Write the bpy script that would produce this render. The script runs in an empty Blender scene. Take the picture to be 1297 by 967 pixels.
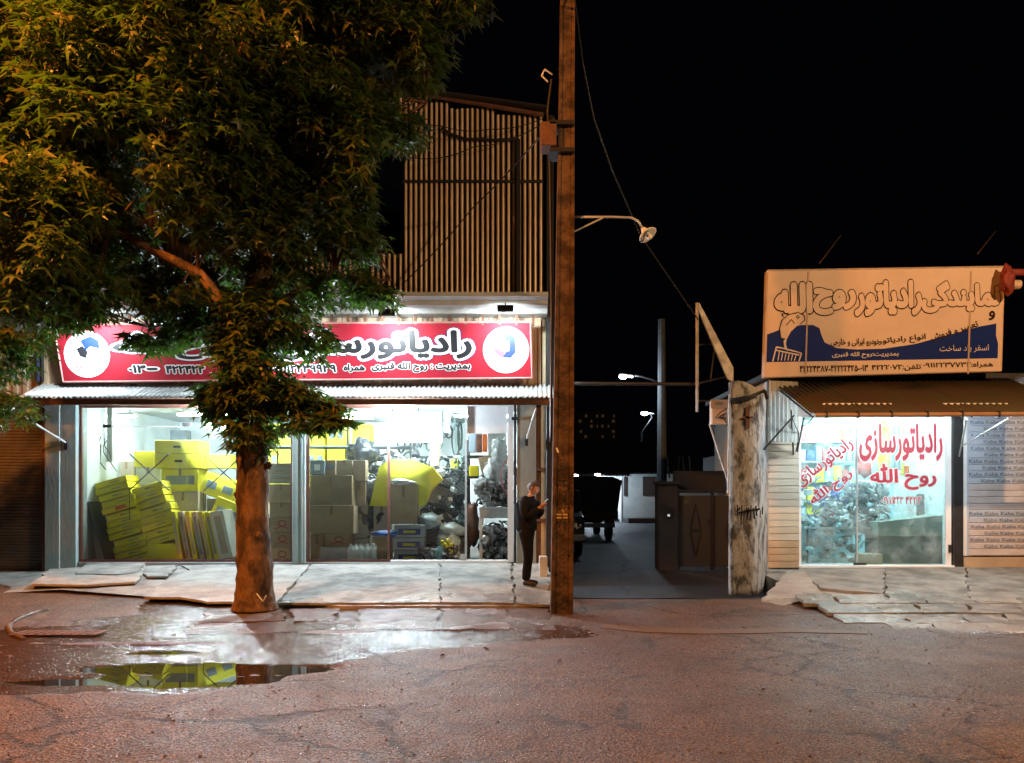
import bpy, bmesh, math, random
import numpy as np
from mathutils import Vector, Matrix, Euler, noise as mn
random.seed(7); np.random.seed(7)
R = math.radians
sc = bpy.context.scene
C = sc.collection

# ------------------------------------------------------------------ camera, sky, light, exposure
HZ, FOC, CAMZ, CX = 632.0, 960.0, 1.65, 648.5
cam = bpy.data.cameras.new('camera'); camo = bpy.data.objects.new('camera', cam); C.objects.link(camo)
camo.location = (0, 0, CAMZ); camo.rotation_euler = (R(90), 0, 0)
cam.sensor_width = 36; cam.lens = FOC/1297*36; cam.shift_y = (HZ-483.5)/1297
cam.clip_start = .05; cam.clip_end = 1500
sc.camera = camo
w = bpy.data.worlds.new('World'); sc.world = w; w.use_nodes = True
bg = w.node_tree.nodes['Background']; bg.inputs[0].default_value = (.30, .38, .62, 1); bg.inputs[1].default_value = .0016
sc.view_settings.view_transform = 'Standard'; sc.view_settings.look = 'None'; sc.view_settings.exposure = 0
sc.cycles.use_denoising = True
sc.cycles.max_bounces = 10; sc.cycles.transparent_max_bounces = 16
sc.cycles.sample_clamp_indirect = 6
P_STREET_L, P_STREET_R = 6200, 3900
P_SIGN, P_SHOP, P_SHOP2, P_AWN = 75, 480, 620, 60

def X(px, D): return (px-CX)*D/FOC
def Z(py, D): return CAMZ+(HZ-py)*D/FOC
def P(px, py, D): return Vector((X(px, D), D, Z(py, D)))

# ------------------------------------------------------------------ materials
MATS = {}
def M(name, col, rough=.7, col2=None, scale=6, bump=.15, bscale=None, metal=0, stretch=(1,1,1), spec=.5, rnd=.0, ramp=(.35,.65), detail=7, coat=0, trans=0):
    if name in MATS: return MATS[name]
    m = bpy.data.materials.new(name); m.use_nodes = True; nt = m.node_tree; N = nt.nodes; L = nt.links
    b = N['Principled BSDF']; b.inputs['Roughness'].default_value = rough; b.inputs['Metallic'].default_value = metal
    b.inputs['Specular IOR Level'].default_value = spec; b.inputs['Coat Weight'].default_value = coat
    b.inputs['Transmission Weight'].default_value = trans
    tc = N.new('ShaderNodeTexCoord'); mp = N.new('ShaderNodeMapping'); mp.inputs['Scale'].default_value = stretch
    L.new(tc.outputs['Object'], mp.inputs['Vector'])
    oi = N.new('ShaderNodeObjectInfo')
    ad = N.new('ShaderNodeVectorMath'); ad.operation = 'ADD'
    ml = N.new('ShaderNodeVectorMath'); ml.operation = 'SCALE'; ml.inputs[0].default_value = (17, 31, 23); L.new(oi.outputs['Random'], ml.inputs['Scale'])
    L.new(mp.outputs[0], ad.inputs[0]); L.new(ml.outputs[0], ad.inputs[1])
    n = N.new('ShaderNodeTexNoise'); n.inputs['Scale'].default_value = scale; n.inputs['Detail'].default_value = detail; n.inputs['Roughness'].default_value = .65
    L.new(ad.outputs[0], n.inputs['Vector'])
    col2 = col2 or tuple(c*.72 for c in col)
    cr = N.new('ShaderNodeValToRGB'); cr.color_ramp.elements[0].position = ramp[0]; cr.color_ramp.elements[1].position = ramp[1]
    cr.color_ramp.elements[0].color = (*col2, 1); cr.color_ramp.elements[1].color = (*col, 1)
    L.new(n.outputs[0], cr.inputs[0])
    out = cr.outputs[0]
    if rnd:
        hs = N.new('ShaderNodeHueSaturation'); mr = N.new('ShaderNodeMapRange'); mr.inputs[3].default_value = 1-rnd; mr.inputs[4].default_value = 1+rnd
        L.new(oi.outputs['Random'], mr.inputs[0]); L.new(mr.outputs[0], hs.inputs['Value']); L.new(out, hs.inputs['Color']); out = hs.outputs[0]
    L.new(out, b.inputs['Base Color'])
    if bump:
        n2 = N.new('ShaderNodeTexNoise'); n2.inputs['Scale'].default_value = bscale or scale*4; n2.inputs['Detail'].default_value = 5
        L.new(ad.outputs[0], n2.inputs['Vector'])
        bp = N.new('ShaderNodeBump'); bp.inputs['Strength'].default_value = bump; bp.inputs['Distance'].default_value = .02
        L.new(n2.outputs[0], bp.inputs['Height']); L.new(bp.outputs[0], b.inputs['Normal'])
    MATS[name] = m; return m
def EM(name, col, s):
    m = bpy.data.materials.new(name); m.use_nodes = True; nt = m.node_tree
    b = nt.nodes['Principled BSDF']; b.inputs['Base Color'].default_value = (*col, 1)
    b.inputs['Emission Color'].default_value = (*col, 1); b.inputs['Emission Strength'].default_value = s
    MATS[name] = m; return m
def glass(name, tint=(.93, .98, .97), dust=.03, dscale=3, dust2=.1):
    m = bpy.data.materials.new(name); m.use_nodes = True; nt = m.node_tree; N = nt.nodes; L = nt.links
    N.remove(N['Principled BSDF']); out = N['Material Output']
    tr = N.new('ShaderNodeBsdfTransparent'); tr.inputs[0].default_value = (*tint, 1)
    gl = N.new('ShaderNodeBsdfGlossy'); gl.inputs['Roughness'].default_value = .03
    fr = N.new('ShaderNodeFresnel'); fr.inputs[0].default_value = 1.5
    mx = N.new('ShaderNodeMixShader'); L.new(fr.outputs[0], mx.inputs[0]); L.new(tr.outputs[0], mx.inputs[1]); L.new(gl.outputs[0], mx.inputs[2])
    # dust film: diffuse + translucent
    df = N.new('ShaderNodeBsdfDiffuse'); tl = N.new('ShaderNodeBsdfTranslucent')
    for q in (df, tl): q.inputs[0].default_value = (.75, .8, .8, 1)
    md = N.new('ShaderNodeMixShader'); md.inputs[0].default_value = .6; L.new(df.outputs[0], md.inputs[1]); L.new(tl.outputs[0], md.inputs[2])
    tc = N.new('ShaderNodeTexCoord'); n = N.new('ShaderNodeTexNoise'); n.inputs['Scale'].default_value = dscale; n.inputs['Detail'].default_value = 8; n.inputs['Roughness'].default_value = .7
    L.new(tc.outputs['Object'], n.inputs['Vector'])
    mr = N.new('ShaderNodeMapRange'); mr.inputs[1].default_value = .45; mr.inputs[2].default_value = .75; mr.inputs[3].default_value = dust; mr.inputs[4].default_value = dust2
    L.new(n.outputs[0], mr.inputs[0])
    m2 = N.new('ShaderNodeMixShader'); L.new(mr.outputs[0], m2.inputs[0]); L.new(mx.outputs[0], m2.inputs[1]); L.new(md.outputs[0], m2.inputs[2])
    L.new(m2.outputs[0], out.inputs[0]); MATS[name] = m; return m

# ------------------------------------------------------------------ mesh helpers
class MB:
    def __init__(s): s.v = []; s.f = []
    def add(s, vs, fs):
        o = len(s.v); s.v += [tuple(v) for v in vs]; s.f += [tuple(i+o for i in f) for f in fs]; return s
    def box(s, c, d, rot=None, ch=0):
        x, y, z = d[0]/2, d[1]/2, d[2]/2
        if ch:
            bm = bmesh.new(); bmesh.ops.create_cube(bm, size=1)
            for v in bm.verts: v.co = Vector((v.co.x*d[0], v.co.y*d[1], v.co.z*d[2]))
            bmesh.ops.bevel(bm, geom=bm.edges[:], offset=ch, segments=1, affect='EDGES')
            vs = [v.co.copy() for v in bm.verts]; bm.verts.index_update(); fs = [[v.index for v in f.verts] for f in bm.faces]; bm.free()
        else:
            vs = [Vector((a*x, b*y, e*z)) for a in (-1,1) for b in (-1,1) for e in (-1,1)]
            fs = [(0,1,3,2),(4,6,7,5),(0,4,5,1),(2,3,7,6),(0,2,6,4),(1,5,7,3)]
        m = rot.to_matrix() if isinstance(rot, Euler) else rot
        if m is not None: vs = [m @ v for v in vs]
        c = Vector(c); return s.add([v+c for v in vs], fs)
    def bx(s, x0, x1, y0, y1, z0, z1, ch=0): return s.box(((x0+x1)/2,(y0+y1)/2,(z0+z1)/2), (abs(x1-x0),abs(y1-y0),abs(z1-z0)), None, ch)
    def tube(s, pts, r, n=8, caps=True):
        pts = [Vector(p) for p in pts]; rs = r if isinstance(r, (list, tuple)) else [r]*len(pts)
        vs = []; up = None
        for i, p in enumerate(pts):
            d = (pts[min(i+1, len(pts)-1)]-pts[max(i-1, 0)]).normalized()
            if up is None:
                up = Vector((0,0,1)) if abs(d.z) < .9 else Vector((1,0,0))
            a = (up-d*up.dot(d)).normalized(); b = d.cross(a); up = a
            for k in range(n):
                t = 2*math.pi*k/n; vs.append(p+(a*math.cos(t)+b*math.sin(t))*rs[i])
        fs = [(i*n+k, i*n+(k+1)%n, (i+1)*n+(k+1)%n, (i+1)*n+k) for i in range(len(pts)-1) for k in range(n)]
        if caps: fs += [tuple(range(n))[::-1], tuple((len(pts)-1)*n+k for k in range(n))]
        return s.add(vs, fs)
    def lathe(s, prof, c, n=16, axis=None):
        vs = []; q = Vector((0,0,1)).rotation_difference(Vector(axis)).to_matrix() if axis is not None else Matrix.Identity(3)
        for r, z in prof:
            for k in range(n):
                t = 2*math.pi*k/n; vs.append(q @ Vector((r*math.cos(t), r*math.sin(t), z))+Vector(c))
        m = len(prof)
        fs = [(i*n+k, i*n+(k+1)%n, (i+1)*n+(k+1)%n, (i+1)*n+k) for i in range(m-1) for k in range(n)]
        fs += [tuple(range(n))[::-1], tuple((m-1)*n+k for k in range(n))]
        return s.add(vs, fs)
    def prism(s, poly, dvec):
        n = len(poly); d = Vector(dvec); a = [Vector(p) for p in poly]
        return s.add(a+[p+d for p in a], [tuple(range(n))[::-1], tuple(range(n, 2*n))]+[(i, (i+1)%n, n+(i+1)%n, n+i) for i in range(n)])
    def blob(s, c, r, seed=0, amp=.25, fr=2.0, sub=2):
        bm = bmesh.new(); bmesh.ops.create_icosphere(bm, subdivisions=sub, radius=1)
        r = Vector(r) if not isinstance(r, (int, float)) else Vector((r,r,r))
        vs = []
        for v in bm.verts:
            k = 1+amp*mn.noise(v.co*fr+Vector((seed*3.1, seed*1.7, seed)))*1.6
            vs.append(Vector((v.co.x*r.x, v.co.y*r.y, v.co.z*r.z))*k+Vector(c))
        bm.verts.index_update(); fs = [[v.index for v in f.verts] for f in bm.faces]; bm.free()
        return s.add(vs, fs)
    def build(s, name, mat, parent=None, smooth=False, label=None, cat=None, group=None, kind=None, origin=None):
        me = bpy.data.meshes.new(name)
        o0 = Vector(origin) if origin is not None else None
        vs = s.v if o0 is None else [tuple(Vector(v)-o0) for v in s.v]
        me.from_pydata(vs, [], s.f); me.update()
        bm = bmesh.new(); bm.from_mesh(me); bmesh.ops.recalc_face_normals(bm, faces=bm.faces); bm.to_mesh(me); bm.free()
        if smooth: me.polygons.foreach_set('use_smooth', [True]*len(me.polygons))
        me.materials.append(mat)
        o = bpy.data.objects.new(name, me); C.objects.link(o)
        if o0 is not None: o.location = o0
        if parent is not None:
            o.parent = parent
            if o0 is None: o.matrix_parent_inverse = parent.matrix_basis.inverted()
            else: o.location = parent.matrix_basis.inverted() @ o0
        return tag(o, label, cat, group, kind)
def tag(o, label=None, cat=None, group=None, kind=None):
    if label: o['label'] = label
    if cat: o['category'] = cat
    if group: o['group'] = group
    if kind: o['kind'] = kind
    return o
def thing(name, label, cat, loc=(0,0,0), group=None):
    o = bpy.data.objects.new(name, None); C.objects.link(o); o.location = loc; o.empty_display_size = .2
    return tag(o, label, cat, group)
def copy_thing(o, loc, rotz=None, label=None):
    c = o.copy(); C.objects.link(c); c.location = loc
    if rotz is not None: c.rotation_euler.z = rotz
    if label: c['label'] = label
    for ch in list(o.children):
        k = ch.copy(); C.objects.link(k); k.parent = c
        for g in list(ch.children):
            q = g.copy(); C.objects.link(q); q.parent = k
    return c
def corr(p0, ux, w, vl, pitch, amp, nrm, th=.004, shape='sin', seg=4):
    """corrugated sheet: from p0, ribs spaced along ux over w, running along vector vl"""
    p0 = Vector(p0); ux = Vector(ux).normalized(); vl = Vector(vl); nrm = Vector(nrm).normalized()
    n = max(2, int(round(w/pitch))); pr = []
    for i in range(n):
        if shape == 'sin':
            for k in range(seg): t = (i+k/seg)/n*w; pr.append((t, amp*math.sin(2*math.pi*k/seg)))
        else:
            q = w/n
            for a, h in ((0,0),(.42,0),(.5,amp),(.92,amp)): pr.append(((i+a)*q, h))
    pr.append((w, 0)); m = len(pr); vs = []
    for side in (0, 1):
        for e in (0, 1):
            for t, h in pr: vs.append(p0+ux*t+nrm*(h-side*th)+vl*e)
    fs = []
    for i in range(m-1):
        fs.append((i, i+1, m+i+1, m+i)); fs.append((2*m+i, 3*m+i, 3*m+i+1, 2*m+i+1))
        fs.append((i, 2*m+i, 2*m+i+1, i+1)); fs.append((m+i, m+i+1, 3*m+i+1, 3*m+i))
    fs += [(0, m, 3*m, 2*m), (m-1, 3*m-1, 4*m-1, 2*m-1)]
    return MB().add(vs, fs)

# ------------------------------------------------------------------ Persian lettering
FORMS = {}
def _f(ch, a, n=4): FORMS[ch] = [a+i for i in range(n)]
for ch, a in (('ب',0xFE8F),('پ',0xFB56),('ت',0xFE95),('ج',0xFE9D),('ح',0xFEA1),('خ',0xFEA5),('س',0xFEB1),('ش',0xFEB5),('ص',0xFEB9),('ع',0xFEC9),('ف',0xFED1),('ق',0xFED5),('ک',0xFB8E),('گ',0xFB92),('ل',0xFEDD),('م',0xFEE1),('ن',0xFEE5),('ه',0xFEE9),('ی',0xFBFC)): _f(ch, a)
for ch, a in (('ا',0xFE8D),('د',0xFEA9),('ر',0xFEAD),('ز',0xFEAF),('و',0xFEED)): _f(ch, a, 2)
def shape(s):
    lig = not s.startswith('|'); s = s.lstrip('|'); s = s.replace('الله', '\uFDF2') if lig else s; out = []
    for i, ch in enumerate(s):
        if ch not in FORMS: out.append(ch); continue
        f = FORMS[ch]; pv = i > 0 and s[i-1] in FORMS and len(FORMS[s[i-1]]) == 4; nx = len(f) == 4 and i+1 < len(s) and s[i+1] in FORMS
        k = (3 if nx else 1) if pv else (2 if nx else 0); out.append(ch if k == 0 else chr(f[k]))
    res = []; i = 0                                    # visual order, digit runs stay left to right
    while i < len(out):
        j = i
        while j < len(out) and (out[j] in '۰۱۲۳۴۵۶۷۸۹'): j += 1
        if j > i: res.append(''.join(out[i:j])); i = j
        else: res.append(out[i]); i += 1
    return ''.join(res[::-1])
_tc = {}
from mathutils.geometry import delaunay_2d_cdt
def text_mesh(s, off=0.0, res=2):
    k = (s, off)
    if k in _tc: return _tc[k]
    if off > 0:                                         # thicker strokes: the glyphs swept round a small circle
        v, f = text_mesh(s, 0); V = list(v); F = list(f); n = 8 if off < .06 else 12
        for i in range(n):
            a = 2*math.pi*i/n; b = len(V); dx, dy = off*math.cos(a), off*math.sin(a)
            V += [(x+dx, y+dy, (i+1)*1e-5) for x, y, z in v]; F += [tuple(q+b for q in t) for t in f]
        _tc[k] = (V, F); return _tc[k]
    c = bpy.data.curves.new('lettering', 'FONT'); c.body = s; c.size = 1; c.resolution_u = res; c.fill_mode = 'BOTH'
    o = bpy.data.objects.new('lettering', c); C.objects.link(o); c.dimensions = '3D'; bpy.context.view_layer.update()
    c.fill_mode = 'HALF'
    me = bpy.data.meshes.new_from_object(o.evaluated_get(bpy.context.evaluated_depsgraph_get()))
    P2 = [Vector((q.co.x, q.co.y)) for q in me.vertices]; E = [tuple(sorted(e.vertices)) for e in me.edges]; E = [(a, b) if b-a == 1 else (b, a) for a, b in E]; nf = len(me.polygons)
    bpy.data.objects.remove(o); bpy.data.meshes.remove(me)
    vo, eo, fo, *_ = delaunay_2d_cdt(P2, E, [], 0, 1e-6)
    SE = np.array([[*P2[a], *P2[b]] for a, b in E]); keep = []
    for t in fo:
        cx_ = sum(vo[i].x for i in t)/len(t); cy_ = sum(vo[i].y for i in t)/len(t)
        y1, y2 = SE[:,1], SE[:,3]; m = (y1 > cy_) != (y2 > cy_)
        q = SE[m]; xx_ = q[:,0]+(cy_-q[:,1])/(q[:,3]-q[:,1])*(q[:,2]-q[:,0]); r = xx_ > cx_
        wn = np.where(q[r][:,3] > q[r][:,1], 1, -1).sum()
        if wn != 0: keep.append(tuple(t))
    v = [(p.x, p.y, 0) for p in vo]; _tc[k] = (v, keep); return _tc[k]
def lettering(s, org, ux, uz, wd, ht, mat, parent, off=.02, arabic=True, lift=.003, outl=(), name='lettering', center=True):
    """text fitted to wd x ht (of the plain glyph bounds), centred at org; outl = [(offset, mat, lift)]"""
    if arabic: s = shape(s)
    v0, _ = text_mesh(s, 0)
    xs = [a[0] for a in v0]; ys = [a[1] for a in v0]; x0, x1, y0, y1 = min(xs), max(xs), min(ys), max(ys)
    sx, sy = wd/(x1-x0), ht/(y1-y0); ux = Vector(ux).normalized(); uz = Vector(uz).normalized(); nr = ux.cross(uz).normalized()
    lst = [(off, mat, lift)]+list(outl)
    for of, mt, lf in lst:
        v, f = text_mesh(s, of)
        vs = [Vector(org)+ux*((a[0]-(x0+x1)/2)*sx)+uz*((a[1]-(y0+y1)/2)*sy)+nr*(lf+a[2]) for a in v]
        MB().add(vs, f).build(name, mt, parent)

# ------------------------------------------------------------------ palette
m_white_wall = M('plaster_white', (.72,.76,.76), .8, (.55,.6,.6), 1.2, .1, 20)
m_conc = M('concrete', (.30,.31,.29), .8, (.2,.2,.19), 2.2, .5, 26)
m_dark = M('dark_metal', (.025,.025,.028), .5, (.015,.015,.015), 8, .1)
m_black = M('black_paint', (.012,.012,.014), .6, None, 8, 0)
m_rust = M('rusty_steel', (.16,.07,.035), .75, (.07,.035,.025), 9, .3)
m_redbrown = M('redbrown_frame', (.13,.045,.03), .6, (.07,.03,.02), 9, .2)
m_galv = M('galvanised_sheet', (.62,.68,.70), .42, (.42,.48,.5), 3, .12, 30, metal=.35)
m_green_post = M('painted_post', (.22,.31,.30), .6, (.30,.33,.30), 5, .3, 18, stretch=(1,1,.35), ramp=(.4,.55))
m_yellow = M('yellow_carton', (.80,.72,.025), .6, (.68,.61,.02), 3, .1, 20, rnd=.15)
m_yellow_b = M('bright_yellow_board', (.80,.72,.03), .55, (.70,.62,.03), 3, .05, 20)
m_card = M('cardboard', (.42,.31,.19), .8, (.34,.25,.16), 4, .12, 30, rnd=.18)
m_card2 = M('pale_cardboard', (.50,.43,.33), .8, (.42,.35,.27), 4, .12, 30, rnd=.12)
m_tape = M('packing_tape', (.30,.21,.11), .35, None, 8, 0)
m_red = M('red_print', (.45,.05,.04), .6, None, 8, 0)
m_orange = M('orange_plastic', (.75,.16,.03), .5, None, 8, 0)
m_blue = M('blue_plastic', (.04,.12,.42), .45, None, 8, 0)
m_cyan = M('pale_cyan_plastic', (.35,.62,.68), .4, None, 6, .1)
m_grey = M('grey_print', (.22,.27,.30), .6, (.18,.22,.25), 9, 0)
m_lgrey = M('light_grey_metal', (.5,.53,.53), .5, (.4,.43,.43), 5, .1, metal=.2)
m_bag = M('black_plastic_bag', (.03,.035,.04), .25, (.02,.02,.025), 5, .9, 12)
m_pbag = M('clear_plastic_film', (.62,.7,.72), .25, (.45,.52,.55), 5, .9, 14)
m_plastic_w = M('white_plastic', (.72,.76,.74), .35, (.64,.68,.66), 5, .05)
m_metalparts = M('oily_metal', (.12,.12,.12), .35, (.35,.36,.36), 14, .3, metal=.5, ramp=(.45,.6))
m_sheet_w = M('white_panel', (.78,.80,.80), .5, (.7,.72,.72), 2, .05)
m_glass = glass('shop_glass', dust=.008, dust2=.04)
m_glass_d = glass('dusty_glass', (.82,.96,.96), .05, 2.2, .45)
m_cream_txt = M('sign_cream', (.60,.49,.40), .6, (.53,.43,.35), 1.5, .02, spec=.15)

# ------------------------------------------------------------------ ground
def fbm(x, y, s, oc=4, seed=0):
    def vn(x, y, sd):
        xi = np.floor(x).astype(np.int64); yi = np.floor(y).astype(np.int64); fx = x-xi; fy = y-yi
        fx = fx*fx*(3-2*fx); fy = fy*fy*(3-2*fy)
        def h(a, b):
            q = (a*374761393+b*668265263+sd*2147483) & 0xffffffff; q = ((q ^ (q >> 13))*1274126177) & 0xffffffff; q ^= q >> 16
            return (q & 0xffff)/65535.
        return (h(xi,yi)*(1-fx)+h(xi+1,yi)*fx)*(1-fy)+(h(xi,yi+1)*(1-fx)+h(xi+1,yi+1)*fx)*fy
    r = 0; a = 1; t = 0
    for o in range(oc): r = r+a*vn(x*s*2**o+o*7.3, y*s*2**o+o*3.1, seed+o); t += a; a *= .5
    return r/t
def sst(a, b, t):
    t = np.clip((t-a)/(b-a), 0, 1); return t*t*(3-2*t)
def inside(px, py, poly):
    r = np.zeros(px.shape, bool); n = len(poly)
    for i in range(n):
        x1, y1 = poly[i]; x2, y2 = poly[(i+1) % n]
        if y1 == y2: continue
        c = ((y1 > py) != (y2 > py)) & (px < (x2-x1)*(py-y1)/(y2-y1)+x1); r ^= c
    return r
def alley_z(y): return np.interp(y, [12.6, 13.4, 17.5, 22, 44, 90], [0, -.13, 0, .2, .35, .5])
def road_height(x, y):
    z = (fbm(x, y, .35, 3, 3)-.5)*.03*sst(30, 15, y)
    # verge rises gently towards the left building
    lf = sst(.9, .5, x)*sst(10.9, 13.5, y); z = z+lf*.12
    rt = sst(4.2, 6.5, x)*sst(10.5, 14.5, y)*.12; z = z+rt
    al = ((y > 12.5) & (x > .6) & (x < 5.5)) | (y > 22)
    z = np.where(al, alley_z(y)-.012, z)
    wet = wetness(x, y)
    # puddle hollow
    e = ((x+3.15)/1.35)**2+((y-7.22)/.50)**2+(fbm(x*.5,y*1.8,1.7,4,9)-.5)*2.4
    e2 = ((x+3.75)/.42)**2+((y-8.25)/.13)**2+(fbm(x,y,3,3,11)-.5)*1.0
    hol = np.maximum(sst(1.25, .6, e), sst(1.2, .6, e2)*.8)
    zw = -.020+(fbm(x, y, 1.2, 4, 5)-.42)*.03
    fl = sst(.2, .7, wet)*sst(11.2, 10.4, y)
    z = z*(1-fl)+zw*fl-hol*.028
    z = z+(fbm(x, y, 9, 3, 17)-.5)*.006+(np.random.rand(*x.shape)-.5)*.004*(1-hol)*(y < 12)
    return z
WPOLY = [(-60,830),(0,800),(120,790),(180,765),(420,752),(690,790),(770,797),(740,806),(640,808),(600,812),(530,822),(470,828),(430,838),(395,850),(350,866),(250,877),(90,880),(-60,878)]
WPOLY2 = [(1120,770),(1300,775),(1420,800),(1300,806),(1190,800)]
def wetness(x, y):
    yy = np.maximum(y, 1.); px = CX+x*FOC/yy; py = HZ+CAMZ*FOC/yy
    jx = (fbm(x, y, 1.1, 4, 21)-.5)*60; jy = (fbm(x, y, 1.7, 4, 22)-.5)*16
    acc = 0
    for dx, dy in ((0,0),(9,2),(-9,-2),(4,-4),(-4,4)):
        acc = acc+inside(px+jx+dx, py+jy+dy, WPOLY)*1.+inside(px+jx+dx, py+jy*.5+dy, WPOLY2)*1.
    acc = np.clip(acc/5, 0, 1)
    return acc*sst(.31, .44, fbm(x*.45, y*2.4, 1.1, 5, 23)+.10*acc)
def arr(fine0, fine1, st, lo, hi):
    a = list(np.arange(fine0, fine1+1e-6, st)); s = st; b = a[0]
    while b > lo: s *= 1.25; b -= s; a.insert(0, b)
    s = st; b = a[-1]
    while b < hi: s *= 1.22; b += s; a.append(b)
    return np.array(a)
def mesh_np(name, V, F, mat, smooth=True):
    me = bpy.data.meshes.new(name); me.vertices.add(len(V)); me.vertices.foreach_set('co', V.astype(np.float32).ravel())
    n = F.shape[1]; me.loops.add(F.size); me.loops.foreach_set('vertex_index', F.astype(np.int32).ravel())
    me.polygons.add(len(F)); me.polygons.foreach_set('loop_start', np.arange(0, F.size, n, dtype=np.int32))
    try: me.polygons.foreach_set('loop_total', np.full(len(F), n, dtype=np.int32))
    except Exception: pass
    me.update(calc_edges=True); me.validate()
    if smooth: me.polygons.foreach_set('use_smooth', np.ones(len(F), bool))
    me.materials.append(mat); o = bpy.data.objects.new(name, me); C.objects.link(o); return o
def grid(name, xs, ys, hf, mat, attr=None):
    gx, gy = np.meshgrid(xs, ys); gz = hf(gx, gy); V = np.stack([gx, gy, gz], -1).reshape(-1, 3)
    nx, ny = len(xs), len(ys); i = (np.arange(ny-1)[:, None]*nx+np.arange(nx-1)[None]).ravel()
    F = np.stack([i, i+1, i+nx+1, i+nx], -1); o = mesh_np(name, V, F, mat)
    if attr:
        a = o.data.attributes.new('wet', 'FLOAT', 'POINT'); a.data.foreach_set('value', attr(gx, gy).ravel().astype(np.float32))
    return o
def asphalt(name, c1, c2, wetattr=True, rdry=.62, sparkle=True):
    m = bpy.data.materials.new(name); m.use_nodes = True; nt = m.node_tree; N = nt.nodes; L = nt.links; b = N['Principled BSDF']
    tc = N.new('ShaderNodeTexCoord'); co = tc.outputs['Object']
    def nz(s, d=6, r=.6):
        n = N.new('ShaderNodeTexNoise'); n.inputs['Scale'].default_value = s; n.inputs['Detail'].default_value = d; n.inputs['Roughness'].default_value = r; L.new(co, n.inputs['Vector']); return n.outputs[0]
    def mth(op, a, b_=None, c=None):
        q = N.new('ShaderNodeMath'); q.operation = op
        for k, v in enumerate((a, b_, c)):
            if v is None: continue
            if isinstance(v, (int, float)): q.inputs[k].default_value = v
            else: L.new(v, q.inputs[k])
        return q.outputs[0]
    def rng(v, a, b_, c, d):
        q = N.new('ShaderNodeMapRange'); q.inputs[1].default_value = a; q.inputs[2].default_value = b_; q.inputs[3].default_value = c; q.inputs[4].default_value = d; L.new(v, q.inputs[0]); return q.outputs[0]
    def mix(f, a, b_):
        q = N.new('ShaderNodeMix'); q.data_type = 'RGBA'
        if isinstance(f, (int, float)): q.inputs[0].default_value = f
        else: L.new(f, q.inputs[0])
        for k, v in ((6, a), (7, b_)):
            if isinstance(v, tuple): q.inputs[k].default_value = (*v, 1)
            else: L.new(v, q.inputs[k])
        return q.outputs[2]
    base = mix(rng(nz(.7, 8), .35, .65, 0, 1), c1, c2)
    base = mix(rng(nz(62, 1, .5), .54, .66, 0, .9), base, tuple(min(1, c*3.4) for c in c1))
    base = mix(rng(nz(34, 2, .6), .48, .36, 0, .9), base, tuple(c*.18 for c in c1))
    base = mix(rng(nz(1.7, 8, .75), .50, .66, 0, .6), base, tuple(c*.28 for c in c1))
    base = mix(rng(nz(.9, 9, .8), .52, .66, 0, .4), base, tuple(min(1, c*1.7) for c in c1))
    # cracks
    mp = N.new('ShaderNodeVectorMath'); mp.operation = 'ADD'
    nv = N.new('ShaderNodeTexNoise'); nv.inputs['Scale'].default_value = 1.5; nv.inputs['Detail'].default_value = 8; nv.inputs['Roughness'].default_value = .7; L.new(co, nv.inputs['Vector'])
    sb = N.new('ShaderNodeVectorMath'); sb.operation = 'MULTIPLY_ADD'; L.new(nv.outputs['Color'], sb.inputs[0]); sb.inputs[1].default_value = (.9,.9,0); L.new(co, sb.inputs[2])
    vo = N.new('ShaderNodeTexVoronoi'); vo.feature = 'DISTANCE_TO_EDGE'; vo.inputs['Scale'].default_value = .62; L.new(sb.outputs[0], vo.inputs['Vector'])
    msk = rng(nz(.5, 3), .42, .52, 0, 1)
    crk = mth('MULTIPLY', rng(vo.outputs['Distance'], 0, .016, 1, 0), msk)
    base = mix(mth('MULTIPLY', crk, .95), base, tuple(c*.2 for c in c1))
    if wetattr:
        at = N.new('ShaderNodeAttribute'); at.attribute_name = 'wet'; wet = at.outputs['Fac']
        wet = rng(mth('ADD', wet, rng(nz(9, 5), .3, .7, -.22, .22)), .22, .6, 0, 1)
        base = mix(mth('MULTIPLY', wet, .6), base, tuple(c*.35 for c in c1))
        rough = mth('ADD', mth('MULTIPLY', wet, -(rdry-.15)), mth('ADD', rdry-.06, mth('ADD', rng(nz(3, 5), .3, .7, -.10, .10), rng(nz(45, 1), .56, .66, 0, -.38))))
        L.new(rough, b.inputs['Roughness'])
        hstr = rng(wet, 0, 1, .75, .32)
    else:
        b.inputs['Roughness'].default_value = rdry; hstr = 1.
    L.new(base, b.inputs['Base Color'])
    h = mth('ADD', mth('MULTIPLY', nz(26, 3, .7), .6), mth('MULTIPLY', nz(90, 2, .7), .35))
    vg = N.new('ShaderNodeTexVoronoi'); vg.inputs['Scale'].default_value = 48; L.new(co, vg.inputs['Vector'])
    h = mth('ADD', h, mth('MULTIPLY', vg.outputs['Distance'], .5)); h = mth('SUBTRACT', h, mth('MULTIPLY', crk, 1.6))
    bp = N.new('ShaderNodeBump'); bp.inputs['Distance'].default_value = .035
    if isinstance(hstr, float): bp.inputs['Strength'].default_value = hstr*.8
    else: L.new(hstr, bp.inputs['Strength'])
    L.new(h, bp.inputs['Height']); L.new(bp.outputs[0], b.inputs['Normal']); MATS[name] = m; return m
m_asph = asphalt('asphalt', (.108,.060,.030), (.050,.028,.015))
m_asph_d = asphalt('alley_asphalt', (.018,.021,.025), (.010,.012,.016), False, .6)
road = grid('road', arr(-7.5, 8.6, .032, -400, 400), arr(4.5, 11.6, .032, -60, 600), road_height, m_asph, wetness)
tag(road, kind='structure')
xs = np.linspace(.9, 6.6, 40); ys = np.concatenate([np.linspace(0, 1, 24)**1.5*78])
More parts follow.
